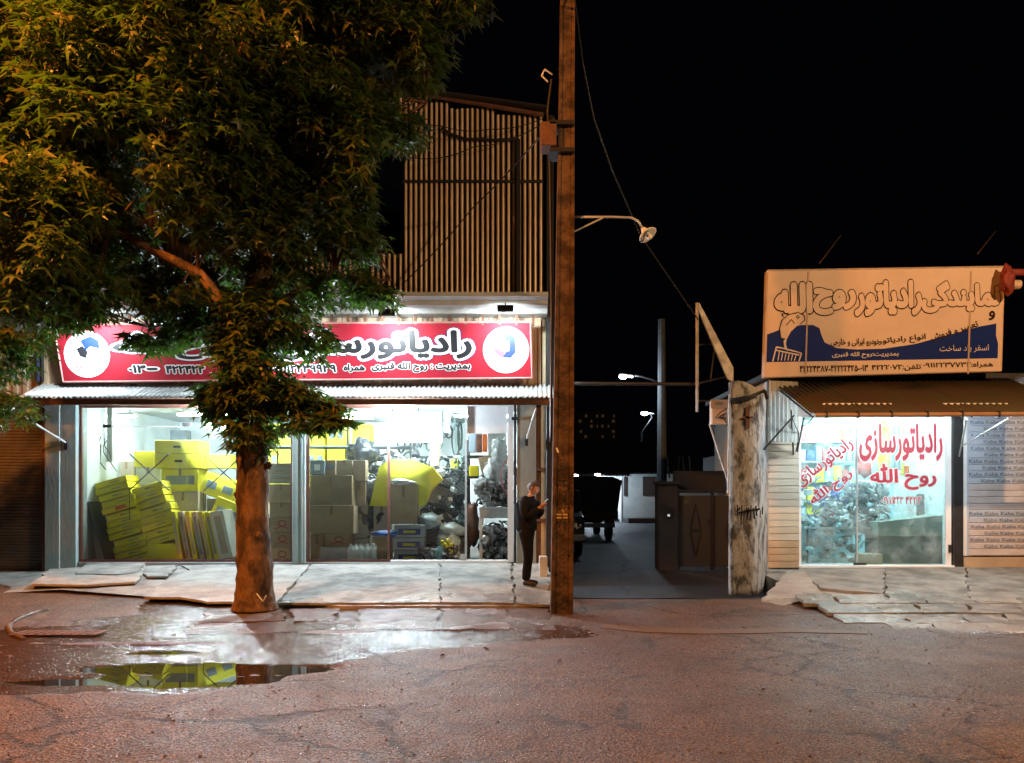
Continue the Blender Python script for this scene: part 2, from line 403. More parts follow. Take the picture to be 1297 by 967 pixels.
def alley_sheet():
    nx, ny = len(xs), len(ys); V = []
    for j, t in enumerate(ys):
        for i, x in enumerate(xs):
            u = (x-1)/(4-1); y0 = 12.55+.35*min(max(u, 0), 1.2)**2+.07*math.sin(x*2.1)
            y = y0+t; xx = x if t < 3 else x+(t-3)*.35*(u-.3)
            V.append((xx, y, float(alley_z(y))+(.006 if t > .01 else 0)))
    V = np.array(V); i = (np.arange(ny-1)[:, None]*nx+np.arange(nx-1)[None]).ravel()
    return mesh_np('alley_road', V, np.stack([i, i+1, i+nx+1, i+nx], -1), m_asph_d)
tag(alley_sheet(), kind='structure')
# water of the puddle
mw = bpy.data.materials.new('puddle_water'); mw.use_nodes = True; b = mw.node_tree.nodes['Principled BSDF']
b.inputs['Base Color'].default_value = (.02,.017,.014,1); b.inputs['Roughness'].default_value = .015; b.inputs['IOR'].default_value = 1.5; b.inputs['Specular IOR Level'].default_value = .8
MB().add([(-5.3,6.4,-.030),(-1.5,6.4,-.030),(-1.5,8.9,-.030),(-5.3,8.9,-.030)], [(0,1,2,3)]).build('puddle_water', mw, kind='structure')

# concrete slabs ------------------------------------------------------------
def slabmat(name, c1, c2, wetline=None):
    m = M(name, c1, .75, c2, 2.3, .9, 34, ramp=(.36,.60), detail=10)
    nt = m.node_tree; N = nt.nodes; L = nt.links; b = N['Principled BSDF']
    tc = N.new('ShaderNodeNewGeometry'); 
    n = N.new('ShaderNodeTexNoise'); n.inputs['Scale'].default_value = .9; n.inputs['Detail'].default_value = 7; L.new(tc.outputs['Position'], n.inputs['Vector'])
    sx = N.new('ShaderNodeSeparateXYZ'); L.new(tc.outputs['Position'], sx.inputs[0])
    a = N.new('ShaderNodeMapRange'); a.inputs[1].default_value = 13.6; a.inputs[2].default_value = 11; a.inputs[3].default_value = -.14; a.inputs[4].default_value = .16; L.new(sx.outputs[1], a.inputs[0])
    s = N.new('ShaderNodeMath'); L.new(n.outputs[0], s.inputs[0]); L.new(a.outputs[0], s.inputs[1])
    r = N.new('ShaderNodeMapRange'); r.inputs[1].default_value = .52; r.inputs[2].default_value = .62; r.inputs[3].default_value = .78; r.inputs[4].default_value = .24; L.new(s.outputs[0], r.inputs[0])
    L.new(r.outputs[0], b.inputs['Roughness']); return m
m_slab = slabmat('pavement_concrete', (.28,.28,.25), (.11,.11,.10))
m_slab_l = slabmat('pale_slab', (.33,.32,.28), (.20,.19,.17))
m_slab_b = slabmat('brown_paving', (.13,.085,.062), (.06,.042,.035))
def onplane(px, py, a, bb):
    D = (CAMZ-a)*FOC/((py-HZ)+FOC*bb); return Vector((X(px, D), D, a+bb*D))
def slab(poly, a, bb, mat, parent, th=.09, tilt=(0,0), seed=0, name='slab', jit=.035, dz=0):
    rnd = random.Random(seed); pts = [onplane(px, py, a, bb) for px, py in poly]; ring = []
    for i in range(len(pts)):
        p, q = pts[i], pts[(i+1) % len(pts)]; n = max(1, int((q-p).length/.16))
        for k in range(n):
            r = p.lerp(q, k/n); j = jit if k else jit*.3
            ring.append(r+Vector((rnd.uniform(-j, j), rnd.uniform(-j, j), 0)))
    c = sum(ring, Vector())/len(ring)
    for r in ring: r.z += (r.x-c.x)*tilt[0]+(r.y-c.y)*tilt[1]+dz
    bm = bmesh.new(); vt = [bm.verts.new(r) for r in ring]; f = bm.faces.new(vt)
    vb = [bm.verts.new(r-Vector((0,0,th))) for r in ring]; n = len(ring)
    for i in range(n): bm.faces.new((vt[i], vb[i], vb[(i+1)%n], vt[(i+1)%n]))
    bmesh.ops.recalc_face_normals(bm, faces=bm.faces)
    me = bpy.data.meshes.new(name); bm.to_mesh(me); bm.free(); me.materials.append(mat)
    o = bpy.data.objects.new(name, me); C.objects.link(o); o.parent = parent; return o
LA, LB = .08-.08*11.2, .08
pav = MB()
vs = []; fs = []
px_ = [-13,-9.5,-7.5,-5,-2.5,-.5,.55]; py_ = [11.9,12.6,13.4,14.3,15.6]
for y in py_:
    for x in px_:
        z = LA+LB*y-.05-(.12 if x < -8 else 0); yy = y+(.9 if y < 12 and x < -6 else 0)
        vs.append((x, yy if y > 12 or x < -3.9 else yy-.62, z if y > 12 else z-.03))
nx = len(px_)
for j in range(len(py_)-1):
    for i in range(nx-1): a = j*nx+i; fs.append((a, a+1, a+nx+1, a+nx))
base = len(vs)
for i in range(nx): v = vs[i]; vs.append((v[0], v[1]-.02, v[2]-.2))
for i in range(nx-1): fs.append((i, base+i, base+i+1, i+1))
for j in range(len(py_)): v = vs[j*nx+nx-1]; vs.append((v[0]+.01, v[1], v[2]-.25))
for j in range(len(py_)-1): fs.append((j*nx+nx-1, base+nx+j, base+nx+j+1, (j+1)*nx+nx-1))
pavement = pav.add(vs, fs).build('pavement', m_slab, kind='structure')
slabs = [([(40,741),(62,722),(120,719),(186,717),(180,727),(172,738),(110,742)], m_slab_l, (0,.0), .015),
 ([(96,729),(110,716),(182,715.5),(176,726),(150,730)], m_slab, (.0,.01), .035),
 ([(177,724),(184,716),(224,715),(214,731),(187,731)], m_slab, (.03,-.03), .0),
 ([(182,756),(206,738),(234,724),(300,719),(392,717),(372,738),(350,762),(262,762),(226,756)], m_slab_l, (0,.01), .0),
 ([(240,722),(230,715),(300,713.5),(393,713.5),(391,716),(300,718)], m_slab, (0,0), -.02),
 ([(353,764),(376,738),(394,715),(480,713.5),(556,713),(556,763)], m_slab, (0,0), 0),
 ([(558,763),(558,713),(625,713),(647,713),(651,764)], m_slab, (.004,0), .004),
 ([(653,764),(649,713),(690,713),(700,728),(704,766)], m_slab, (-.02,0), -.003)]
for i, (pl, mt, ti, dz) in enumerate(slabs): slab(pl, LA, LB, mt, pavement, .035, tuple(q*.4 for q in ti), 30+i, dz=dz)
FA, FB = -.145, .018
for i, (pl, ti) in enumerate([([(455,772),(555,770),(558,797),(452,797)], (.004,.01)), ([(560,770),(640,769),(645,797),(562,797)], (-.01,0)), ([(642,769),(690,768),(699,780),(704,797),(648,797)], (.01,.02)),
   ([(262,774),(352,771),(362,786),(250,789)], (.01,0)), ([(246,791),(364,788),(378,800),(300,803),(236,803)], (0,.01)), ([(368,772),(430,771),(420,786),(372,787)], (-.02,.01))]):
    slab(pl, FA-.035, FB, m_slab_b, pavement, .06, tuple(q*.5 for q in ti), 60+i, jit=.05)
# right pavement
RA, RB = -.53, .056
vs = []; fs = []
for j, y in enumerate([10.4, 11.4, 12.5, 13.8, 15.4]):
    for i, x in enumerate([4.75, 5.6, 6.6, 8, 10, 14]):
        yy = y+(1.5 if i == 0 and j == 0 else .7 if i == 1 and j == 0 else 0)
        vs.append((x+(.4 if j == 0 else 0), yy, RA+RB*yy-.05-(.04 if j == 0 else 0)))
for j in range(4):
    for i in range(5): a = j*6+i; fs.append((a, a+1, a+7, a+6))
n0 = len(vs); edge = [24,18,12,6,0,1,2,3,4,5]
for k in edge: v = vs[k]; vs.append((v[0]-.02, v[1]-.02, v[2]-.25))
for k in range(len(edge)-1): fs.append((edge[k], edge[k+1], n0+k+1, n0+k))
pavr = MB().add(vs, fs).build('pavement', m_slab, kind='structure')
slab([(1040,745),(1018,728),(1012,719.5),(1120,718),(1120,752)], RA, RB, m_slab, pavr, .08, (0,0), 81)
slab([(1122,752),(1122,718),(1222,718),(1226,756)], RA, RB, m_slab, pavr, .08, (0,.004), 82)
slab([(1228,756),(1224,718),(1330,718),(1380,760)], RA, RB, m_slab, pavr, .08, (0,0), 83)
slab([(964,751),(1000,727),(1016,728),(1042,748),(1036,752),(990,757)], RA, RB, m_slab_l, pavr, .12, (.05,.07), 84, dz=-.02)
k = 85
rows = [752, 764, 776, 788, 800]
for r in range(4):
    xs_ = [1000+r*22+random.uniform(-8,8)]
    while xs_[-1] < 1420: xs_.append(xs_[-1]+random.uniform(38,85))
    for a, b_ in zip(xs_[:-1], xs_[1:]):
        if r == 3 and a < 1110: continue
        s1 = (b_-1150)*.09; s0 = (a-1150)*.09
        y0, y1 = rows[r], rows[r+1]
        slab([(a+10.4, y0+.2), (b_+9.6, y0+.2), (b_+22+s1*.2, y1-.2), (a+23+s0*.2, y1-.2)], RA, RB, random.choice([m_slab, m_slab, m_slab_l]), pavr, .05, (random.uniform(-.006,.006), random.uniform(-.01,.01)), k, name='paving_tile', jit=.05, dz=random.uniform(-.010,.0)-.012*(r > 1)); k += 1
# apron joint line and drain
m_joint = M('worn_concrete_strip', (.125,.085,.06), .7, (.13,.10,.08), 2.5, .6, 30)
ap = slab([(762,790),(830,795),(900,797),(1008,797),(1100,799),(1098,803),(1000,801),(900,803),(820,801),(760,795)], .012, 0, m_joint, None, .02, (0,0), 140, name='concrete_strip', jit=.02)
tag(ap, kind='structure')
dr = thing('drain_cover', 'rusty brown steel drain plate lying in the broken kerb at the far left', 'drain cover', tuple(onplane(75,803,.0,0)))
p = onplane(75,803,.0,0)
f_ = MB(); f_.box((p.x,p.y,.012), (1.05,.30,.012), None, .003); f_.build('plate', m_rust, dr)
f_ = MB()
for i in range(9): f_.box((p.x-.42+i*.105, p.y, .022), (.03,.24,.01))
f_.build('ribs', m_rust, dr)
f_ = MB(); pts = [onplane(a, b_, .03, 0) for a, b_ in ((62,770),(40,775),(20,783),(10,791),(14,799),(30,806))]
f_.tube([q-Vector((0,0,.03)) for q in pts], [.025,.03,.035,.035,.03,.025], 8)
tag(f_.build('kerb_edge', m_slab_b, None, True), 'short curved concrete kerb round the rusty drain plate', 'kerb')

# weeds and stones by the pole
fo = MB(); rd = random.Random(4)
for i in range(60):
    c = Vector((X(699,12.6)+rd.uniform(-.10,.16), 12.5+rd.uniform(-.3,.5), .08)); a = rd.uniform(0, 6.28); t = Vector((math.cos(a)*.09, math.sin(a)*.09, rd.uniform(.06,.22)))
    s = Vector((-math.sin(a), math.cos(a), 0))*.018; fo.add([c-s*.3, c+t*.6-s, c+t, c+t*.6+s, c+s*.3], [(0,1,2,3,4)])
tag(fo.build('weeds', M('weed_green', (.10,.17,.04), .6, (.05,.09,.02), 9, 0)), 'clump of green weeds at the foot of the wall beside the pole', 'weeds')

# ------------------------------------------------------------------ left shop building
FD = 15.0
fl = .40                                                  # shop floor height
shop = thing('shop_building', 'two storey radiator shop with ribbed metal upper floor and wide glass front', 'building', (-4,15,0))
m_clad = M('bronze_cladding', (.42,.29,.19), .45, (.32,.21,.13), 2, .1, 12, metal=.35, stretch=(1,1,.3))
m_clad_b = M('beige_cladding', (.50,.36,.24), .55, (.40,.28,.18), 2, .1, 12, stretch=(1,1,.3))
WL, WR = X(101,FD), X(650,FD)
f_ = MB()
f_.bx(WL-.8, X(700,FD), FD+4.6, FD+4.9, 0, 5.4)                     # back wall
f_.bx(WR+.68, X(700,FD), FD+.02, FD+4.6, 0, 5.4)                     # right wall
f_.bx(WL-.14, WL-.02, FD+.25, FD+4.6, 0, 5.4)                      # left partition
f_.build('wall', m_white_wall, shop)
MB().bx(WL-.02, WR+.68, FD+.02, FD+4.6, fl-.3, fl).build('shop_floor', M('shop_floor_tile', (.33,.32,.29), .5, (.22,.2,.18), 2, .1), shop)
MB().bx(WL-.02, WR+.68, FD+.1, FD+4.6, 3.62, 3.75).build('ceiling', m_white_wall, shop)
MB().bx(WL-5.5, X(688,FD), FD+.02, FD+.10, 3.64, 5.3).build('sign_band_wall', m_conc, shop)
# cladding behind sign and left
xx = WL-5.0
while xx < X(688,FD)-.2:
    wd = min(1.2, X(688,FD)-xx)
    corr((xx, FD-.01, 3.7), (1,0,0), wd, (0,0,1.62), .2, .03, (0,-1,0), shape='trap').build('cladding_sheet', m_clad_b, shop); xx += wd
# side columns
f_ = MB(); f_.bx(X(61,FD), X(80,FD), FD-.12, FD+.3, .12, 3.55, .01); f_.build('column', m_green_post, shop)
f_ = MB(); f_.bx(X(80.6,FD), X(100,FD), FD-.10, FD+.3, .12, 3.55, .01); f_.build('column', m_green_post, shop)
MB().bx(X(56,FD), X(60.6,FD), FD-.08, FD+.2, .1, 3.55).build('door_jamb', m_redbrown, shop)
f_ = MB(); f_.bx(X(372,FD), X(388,FD), FD-.10, FD+.1, fl-.03, 3.55, .008); f_.bx(X(376,FD), X(379,FD), FD-.125, FD-.10, fl+.02, 3.5); f_.bx(X(383,FD), X(385,FD), FD-.12, FD-.10, fl+.02, 3.5); f_.build('column', m_green_post, shop)
f_ = MB(); f_.bx(X(651,FD), X(654,FD), FD-.06, FD+.06, fl, 3.5); f_.build('door_jamb', m_dark, shop)
f_ = MB(); f_.bx(X(643,FD), X(650.5,FD), FD-.04, FD+.05, fl, 3.5); f_.build('door_jamb', m_sheet_w, shop)
f_ = MB(); f_.bx(X(655,FD), X(679,FD), FD-.05, FD+.3, fl-.15, 3.5); f_.build('wall_panel', M('grey_green_panel', (.32,.34,.30), .7, (.24,.25,.22), 3, .2, stretch=(1,1,.3)), shop)
f_ = MB(); f_.bx(X(685,FD), X(691,FD), FD-.04, FD+.3, fl-.2, 5.2); f_.build('wall_panel', M('beige_panel', (.45,.38,.24), .7, (.35,.29,.18), 3, .2), shop)
f_ = MB(); f_.bx(X(679.5,FD), X(684.5,FD), FD-.02, FD+.2, fl-.2, 3.6); f_.build('wall_panel', m_rust, shop)
f_ = MB(); f_.bx(X(691.5,FD), X(701,FD), FD-.10, FD+.35, 0, 9.2, .01); f_.build('corner_column', m_dark, shop)
for z in (2.2, 1.2): MB().bx(X(679,FD), X(691,FD), FD-.07, FD-.045, z, z+.06).build('pipe_bracket', m_rust, shop)
# frames
pass
def frame(x0, x1, z0, z1, t, mat, sides='lrbt', D=FD-.02, dp=.06):
    f = MB()
    if 'l' in sides: f.bx(x0, x0+t, D, D+dp, z0, z1)
    if 'r' in sides: f.bx(x1-t, x1, D, D+dp, z0, z1)
    if 'b' in sides: f.bx(x0+t+.001, x1-t-.001, D+.003, D+dp-.003, z0, z0+t)
    if 't' in sides: f.bx(x0+t+.001, x1-t-.001, D+.003, D+dp-.003, z1-t, z1)
    return f
frame(X(101,FD), X(371.5,FD), fl, 3.5, .05, m_redbrown).build('window_frame', m_redbrown, shop)
frame(X(388.5,FD), X(494,FD), fl, 3.5, .05, m_redbrown).build('window_frame', m_redbrown, shop)
MB().bx(X(495,FD), X(643,FD), FD-.06, FD+.08, fl-.05, fl+.04, .006).build('threshold', m_sheet_w, shop)
MB().bx(X(101,FD), X(495,FD)-.003, FD-.08, FD+.08, fl-.09, fl-.003, .006).build('threshold', m_conc, shop)
for a, b_ in ((105,236),(237,300),(301,369),(392,491.5)): MB().bx(X(a,FD), X(b_,FD), FD, FD+.01, fl+.05, 3.45).build('glass_pane', m_glass, shop)
MB().bx(X(493,FD), X(589,FD), FD+.02, FD+.03, fl+.05, 3.45).build('glass_pane', m_glass, shop)
gd = MB().bx(X(576,FD), X(590.5,FD), FD-.04, FD-.028, fl+.05, 3.45).build('glass_door', m_glass, shop, label='open frameless glass door leaf')
MB().bx(X(589,FD), X(591.5,FD), FD-.05, FD-.02, fl+.05, 3.45).build('door_edge', m_lgrey, gd)
MB().bx(X(583,FD), X(591,FD), FD-.06, FD-.015, fl+.045, fl+.16).build('door_clamp', m_lgrey, gd)
MB().bx(X(592,FD), X(642.5,FD), FD-.01, FD+.01, Z(549,FD), 3.49).build('transom_panel', m_sheet_w, shop)
MB().bx(X(648,FD), X(655,FD), FD-.09, FD-.062, Z(533,FD), Z(529,FD)).build('hinge_block', m_dark, shop)
MB().bx(X(491.6,FD), X(492.8,FD), FD-.01, FD+.02, fl+.05, 3.45).build('glazing_bar', m_lgrey, shop)
for (a, z) in ((136,540),(236,538)):
    MB().bx(X(a-5,FD), X(a+5,FD), FD-.02, FD+.02, Z(z+2,FD), Z(z-2,FD)).build('patch_fitting', m_dark, shop)
MB().bx(X(141,FD), X(231,FD), FD-.004, FD+.012, Z(541,FD), Z(540,FD)).build('glazing_bar', m_lgrey, shop)
# lintel beam under awning
f_ = MB(); f_.bx(X(50,FD), X(690,FD), FD-.14, FD-.02, 3.50, 3.64, .01); f_.build('lintel', m_rust, shop)
m_batten = M('batten_beige', (.74,.60,.43), .42, (.50,.36,.24), 1.4, .1, 12, metal=.15, stretch=(1.5,1,.5), ramp=(.32,.6))
# upper floor ---------------------------------------------------------------
UZ0 = 5.64; UD = 14.85
OX0, OX1 = X(462,UD), X(511,UD); OZ0, OZ1 = Z(322,UD), Z(198,UD)
def roof_z(x): return Z(151,UD)+max(0, (X(690,UD)-x))*.135
xs_ = [WL-5, WL-3.6, WL-2.4, WL-1.2, WL, WL+1.2, WL+2.4, WL+3.6, WL+4.8, OX0, OX1, OX1+.9, OX1+1.8, X(688,UD)]
for i, (a, b_) in enumerate(zip(xs_[:-1], xs_[1:])):
    segs = [(UZ0, OZ0), (OZ1, roof_z((a+b_)/2))] if abs(a-OX0) < .01 else [(UZ0, roof_z((a+b_)/2))]
    if b_ < OX0+.05: segs = [(UZ0, OZ0-.05 if i > 4 else 7.2), (OZ1, min(roof_z(b_), 9.6))] if i > 6 else [(UZ0, roof_z(b_) if False else 9.3)]
    for z0, z1 in segs:
        nb = max(1, int(round((b_-a)/.1045))); st = (b_-a)/nb; fb = MB()
        for q in range(nb):
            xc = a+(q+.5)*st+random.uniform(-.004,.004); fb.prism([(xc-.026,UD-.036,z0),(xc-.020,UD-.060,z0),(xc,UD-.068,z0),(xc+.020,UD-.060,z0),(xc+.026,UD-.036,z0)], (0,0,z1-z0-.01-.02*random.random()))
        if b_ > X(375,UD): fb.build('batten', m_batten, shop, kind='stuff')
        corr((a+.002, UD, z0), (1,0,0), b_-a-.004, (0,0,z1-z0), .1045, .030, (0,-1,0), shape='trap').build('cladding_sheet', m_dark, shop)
f_ = MB(); f_.bx(WL-5, X(700,FD), UD+.12, FD+.4, 5.3, 5.6); f_.bx(WL-5, X(690,FD), UD+4.5, UD+4.6, 5.6, 9.0); f_.bx(X(690,UD), X(700,UD), UD+.15, UD+5, 5.6, 9.0); f_.build('upper_wall', m_dark, shop)
f_ = MB(); f_.bx(WL-5, X(692,UD), UD-.10, UD+.1, UZ0-.09, UZ0-.003, .01); f_.build('sill_beam', m_dark, shop)
f_ = MB(); pts = [(X(p_,UD), UD-.16, Z(q_,UD)) for p_, q_ in ((450,118),(540,126),(600,136),(688,151))]
f_.tube([Vector(q) for q in pts], .045, 6); f_.build('eaves_rail', m_rust, shop)
f_ = MB(); x1 = X(693,UD)
f_.prism([(WL-5, UD-.35, roof_z(WL-5)+.10), (x1, UD-.35, roof_z(x1)+.05), (x1, UD-.35, roof_z(x1)+.09), (WL-5, UD-.35, roof_z(WL-5)+.16)], (0, 5, 0)); f_.build('roof', m_dark, shop)
MB().bx(OX1-.02, X(688,UD), UD-.095, UD-.07, Z(234,UD), Z(230.5,UD)).build('cladding_rail', m_dark, shop)
f_ = MB(); f_.tube([(X(a,UD), UD-.12, Z(b_,UD)) for a, b_ in ((560,166),(572,174),(590,180),(625,181),(657,180))], .028, 6); f_.build('conduit', m_black, shop)
MB().bx(X(654,UD), X(659,UD), UD-.13, UD-.06, UZ0, Z(180,UD)).build('downpipe', m_black, shop)
# cornice
f_ = MB(); prof = [(14.25,5.54),(14.25,5.46),(14.40,5.42),(14.40,5.33),(14.55,5.30),(14.60,5.22),(15.0,5.22),(15.0,5.54)]
f_.prism([(X(60,FD), y, z) for y, z in prof], (X(692,FD)-X(60,FD), 0, 0)); f_.build('cornice', M('white_cornice', (.60,.66,.66), .6, (.45,.50,.50), 2.5, .25, 14), shop)
f_ = MB()
for i in range(30):
    x = X(70,FD)+i*.325
    f_.bx(x, x+.05, 14.62, 14.66, 5.0, 5.20)
f_.build('sign_stud', m_rust, shop)
# dark blue pipes left of sign
f_ = MB(); f_.tube([(X(52,FD), FD-.1, 3.95), (X(51,FD), FD-.1, 5.4)], .035); f_.build('conduit', M('navy_paint', (.03,.045,.10), .4, None, 8, 0), shop)
f_ = MB(); f_.tube([(X(58,FD), FD-.1, 3.95), (X(57,FD), FD-.1, 5.4)], .028); f_.build('conduit', m_dark, shop)
# left brown shutter (neighbouring shop)
sh = thing('roller_shutter', 'closed brown roller shutter at the left edge beside the painted column', 'roller shutter', (X(20,FD), FD, .17))
m_sh = M('brown_shutter', (.15,.13,.11), .6, (.09,.08,.07), 3, .1, 14, metal=.1)
f_ = MB(); z = .24; vs = []; fs = []; x0, x1 = WL-4.6, X(56,FD)
while z < 3.5:
    o = len(vs)
    for yy, zz in ((0,0),(-.018,.012),(-.022,.04),(-.012,.056)): vs += [(x0, FD+.12+yy, z+zz), (x1, FD+.12+yy, z+zz)]
    for k in range(3): fs.append((o+2*k, o+2*k+1, o+2*k+3, o+2*k+2))
    if z > .3: fs.append((o-2, o-1, o+1, o))
    z += .0625
f_.add(vs, fs); f_.build('shutter_curtain', m_sh, sh)
MB().bx(x0, x1, FD+.08, FD+.14, .15, .24).build('bottom_bar', m_rust, sh)
MB().bx(WL-5, X(56,FD), FD+.2, FD+4.8, 0, 5.3).build('neighbour_unit_wall', m_conc, shop)

# ------------------------------------------------------------------ red sign
sg = thing('shop_sign', 'long red shop sign with black Persian lettering above the corrugated awning', 'shop sign', (X(370,14.75),14.75,4.6))
SD = 14.72
m_sred = M('sign_red', (.33,.014,.03), .6, (.29,.012,.026), 2, 0, spec=.2)
tl, tr, br, bl = P(68,411,SD-.1), P(672,408,SD-.1), P(674,479,SD), P(80,484,SD)
f_ = MB(); f_.prism([tl, tr, br, bl], (0,.10,0)); f_.build('board', m_sred, sg)
m_trim = M('sign_trim', (.62,.30,.28), .5, None, 5, 0)
for a, b_ in ((tl,tr),(tr,br),(br,bl),(bl,tl)):
    MB().tube([a, b_], .018, 4).build('frame_bar', m_trim, sg)
sgn_up = (tl-bl+tr-br).normalized(); sgn_r = (tr-tl).normalized()
def onsign(px, py):
    t = (px-74)/(673-74); return (tl.lerp(tr, t)).lerp(bl.lerp(br, t), (py-409)/(481.5-409))
k_b = M('sign_black', (.012,.014,.02), .5, None, 5, 0); k_w = M('sign_white', (.80,.82,.84), .5, (.76,.78,.8), 5, 0); k_n = M('sign_navy', (.03,.03,.16), .5, None, 5, 0)
SC = SD/FOC
up0 = Vector((0, sgn_up.y, sgn_up.z)).normalized()
lettering('رادیاتورسازی', onsign(474,437.5), sgn_r, up0, 244*SC, 33*SC, k_b, sg, .04, lift=.012, outl=[(.125, k_w, .007), (.15, k_n, .004)])
lettering('روح الله', onsign(221,437), sgn_r, up0, 150*SC, 32*SC, k_b, sg, .04, lift=.012, outl=[(.125, k_w, .007), (.15, k_n, .004)])
for s, c, wd, hh in (('|بمدیریت : روح الله قنبری', (532,466.5), 124, 12), ('همراه', (447,467), 26, 10), ('۰۹۱۱۲۲۳۹۹۳۹', (384,467), 78, 9), ('تلفن', (312,467), 26, 11), ('۴۲۲۴۲۴', (232,467), 48, 9), ('-', (190,466), 10, 1.6), ('۰۱۳', (171,466), 20, 9)):
    lettering(s, onsign(*c), sgn_r, up0, wd*SC, hh*SC, k_b, sg, .045, lift=.012, outl=[(.13, k_w, .007)])
def disc(c, r, mat, lift, name='roundel', parent=sg, rx=None):
    n = up0.cross(sgn_r).normalized()*-1; pts = [Vector(c)+sgn_r*(rx or r)*math.cos(t)+up0*r*math.sin(t) for t in [2*math.pi*i/40 for i in range(40)]]
    d = sgn_r.cross(up0).normalized()
    return MB().prism([p_+d*lift for p_ in pts], d*.003).build(name, mat, parent)
dW = M('roundel_white', (.82,.84,.86), .5, (.78,.8,.82), 5, 0)
disc(onsign(641,445), 29*SC, dW, .004); disc(onsign(110,447), 29*SC, dW, .004)
def flatpoly(pts, mat, lift, fn=onsign, nm='emblem', parent=sg, d=None):
    d = d or sgn_r.cross(up0).normalized(); return MB().add([fn(*q)+d*lift for q in pts], [tuple(range(len(pts)))]).build(nm, mat, parent)
m_lb = M('logo_blue', (.01,.04,.45), .5, None, 5, 0); m_lr = M('logo_pink', (.70,.10,.20), .5, None, 5, 0)
flatpoly([(640,424),(648,424),(653,430),(653,448),(647,455),(636,455),(641,447),(645,446),(645,433),(640,433)], m_lb, .012)
flatpoly([(640,424),(633,424),(626,430),(626,446),(631,452),(637,455),(640,447),(634,445),(633,434),(638,432)], m_lr, .012)
flatpoly([(104,430),(118,424),(128,430),(127,440),(116,437),(110,442)], m_lb, .012)
flatpoly([(98,440),(106,436),(112,444),(108,452),(101,449)], k_b, .012)
for yy, s in ((457,'RADIATOR'),(463,'RADIATOR')): lettering(s, onsign(111,yy), sgn_r, up0, 34*SC, 4*SC, m_lr, sg, .01, False, .012)
lettering('رادیاتور ایران', onsign(641,466), sgn_r, up0, 28*SC, 4.5*SC, m_lr, sg, .01, True, .012)
# floodlights above the sign
def area(name, loc, target, size, power, col, parent=None, spread=160):
    l = bpy.data.lights.new(name, 'AREA'); l.shape = 'RECTANGLE'; l.size = size[0]; l.size_y = size[1]; l.energy = power; l.color = col; l.spread = R(spread)
    o = bpy.data.objects.new(name, l); C.objects.link(o); o.location = loc
    o.rotation_euler = (Vector(target)-Vector(loc)).to_track_quat('-Z', 'Y').to_euler()
    if parent: o.parent = parent; o.matrix_parent_inverse = parent.matrix_basis.inverted()
    return o
m_lens = EM('lamp_lens', (.9,.97,1), 18)
for px_i, py_i, lb in ((640,391,'black floodlight over the right end of the red sign'), (345,396,'floodlight over the middle of the red sign behind the tree'), (101,398,'floodlight over the left end of the red sign'), (490,396,'floodlight under the cornice right of the tree above the red sign')):
    D = 13.92; c = P(px_i, py_i, D); t = thing('floodlight', lb, 'floodlight', tuple(c), 'floodlights above the red sign')
    tgt = Vector((c.x, 14.75, c.z-.95)); q = (tgt-c).to_track_quat('-Z', 'Y').to_matrix()
    f = MB(); f.box(c, (.30,.20,.05), q, .008)
    for k in range(5): f.box(c+q @ Vector((-.1+k*.05, 0, .035)), (.008,.16,.03), q)
    f.build('housing', m_black, t)
    MB().box(c+q @ Vector((0,0,-.027)), (.26,.16,.004), q).build('lens', m_lens, t)
    MB().tube([c+q @ Vector((0,.05,.04)), Vector((c.x, 14.10, c.z+.14)), Vector((c.x, 14.42, c.z+.14))], .012, 6).build('bracket', m_dark, t)
    area('sign_light', c+q @ Vector((0,0,-.04)), tgt, (.26,.16), P_SIGN, (.88,.97,1), t)

# ------------------------------------------------------------------ left awning
aw = thing('awning', 'whitish corrugated metal awning running the length of the left shopfront', 'awning', (X(370,14.6),14.6,3.7))
AB, AF = 15.0-.02, 14.25
zb, zf = Z(487,AB), Z(503,AF)
x0 = X(36,AF)-.05; x1 = X(699,AF); xx = X(24,AF)
i = 0
while xx < x1-.05:
    wd = min(1.05, x1-xx)
    d = Vector((0, AF-AB, zf-zb)); nr = Vector((0, zf-zb, AB-AF)).normalized()
    if nr.z < 0: nr = -nr
    corr((xx, AB, zb+.004*(i % 2)), (1,0,0), wd+.05, tuple(d*(1+.02*random.random())), .092, .02, nr, seg=6).build('corrugated_sheet', m_galv, aw, True)
    xx += wd; i += 1
MB().bx(X(44,AF), X(697,AF), AF+.06, AF+.12, zf-.14, zf-.03, .006).build('front_rail', m_rust, aw)
MB().bx(X(58,FD), X(690,FD), AB-.10, AB-.04, zb-.12, zb-.05).build('rear_rail', m_rust, aw)
for a in (60, 200, 388, 560, 690): MB().tube([(X(a,AF), AF+.09, zf-.06), (X(a,AF), AB-.05, zb-.06)], .018, 6).build('rafter', m_rust, aw)
m_pipe = M('pale_steel_tube', (.62,.64,.62), .4, None, 6, .1, metal=.3)
for a, b_, c_, e_ in ((28,527,84,561),(679,517,667,556)):
    D2 = 13.95 if a < 100 else 14.3
    MB().tube([P(a,b_,D2), P(c_,e_,14.86)], .02, 8).build('stay_tube', m_pipe, aw)
    MB().bx(X(c_,14.86)-.03, X(c_,14.86)+.03, 14.84, 14.9, Z(e_+9,14.86), Z(e_-3,14.86)).build('stay_bracket', m_dark, aw)

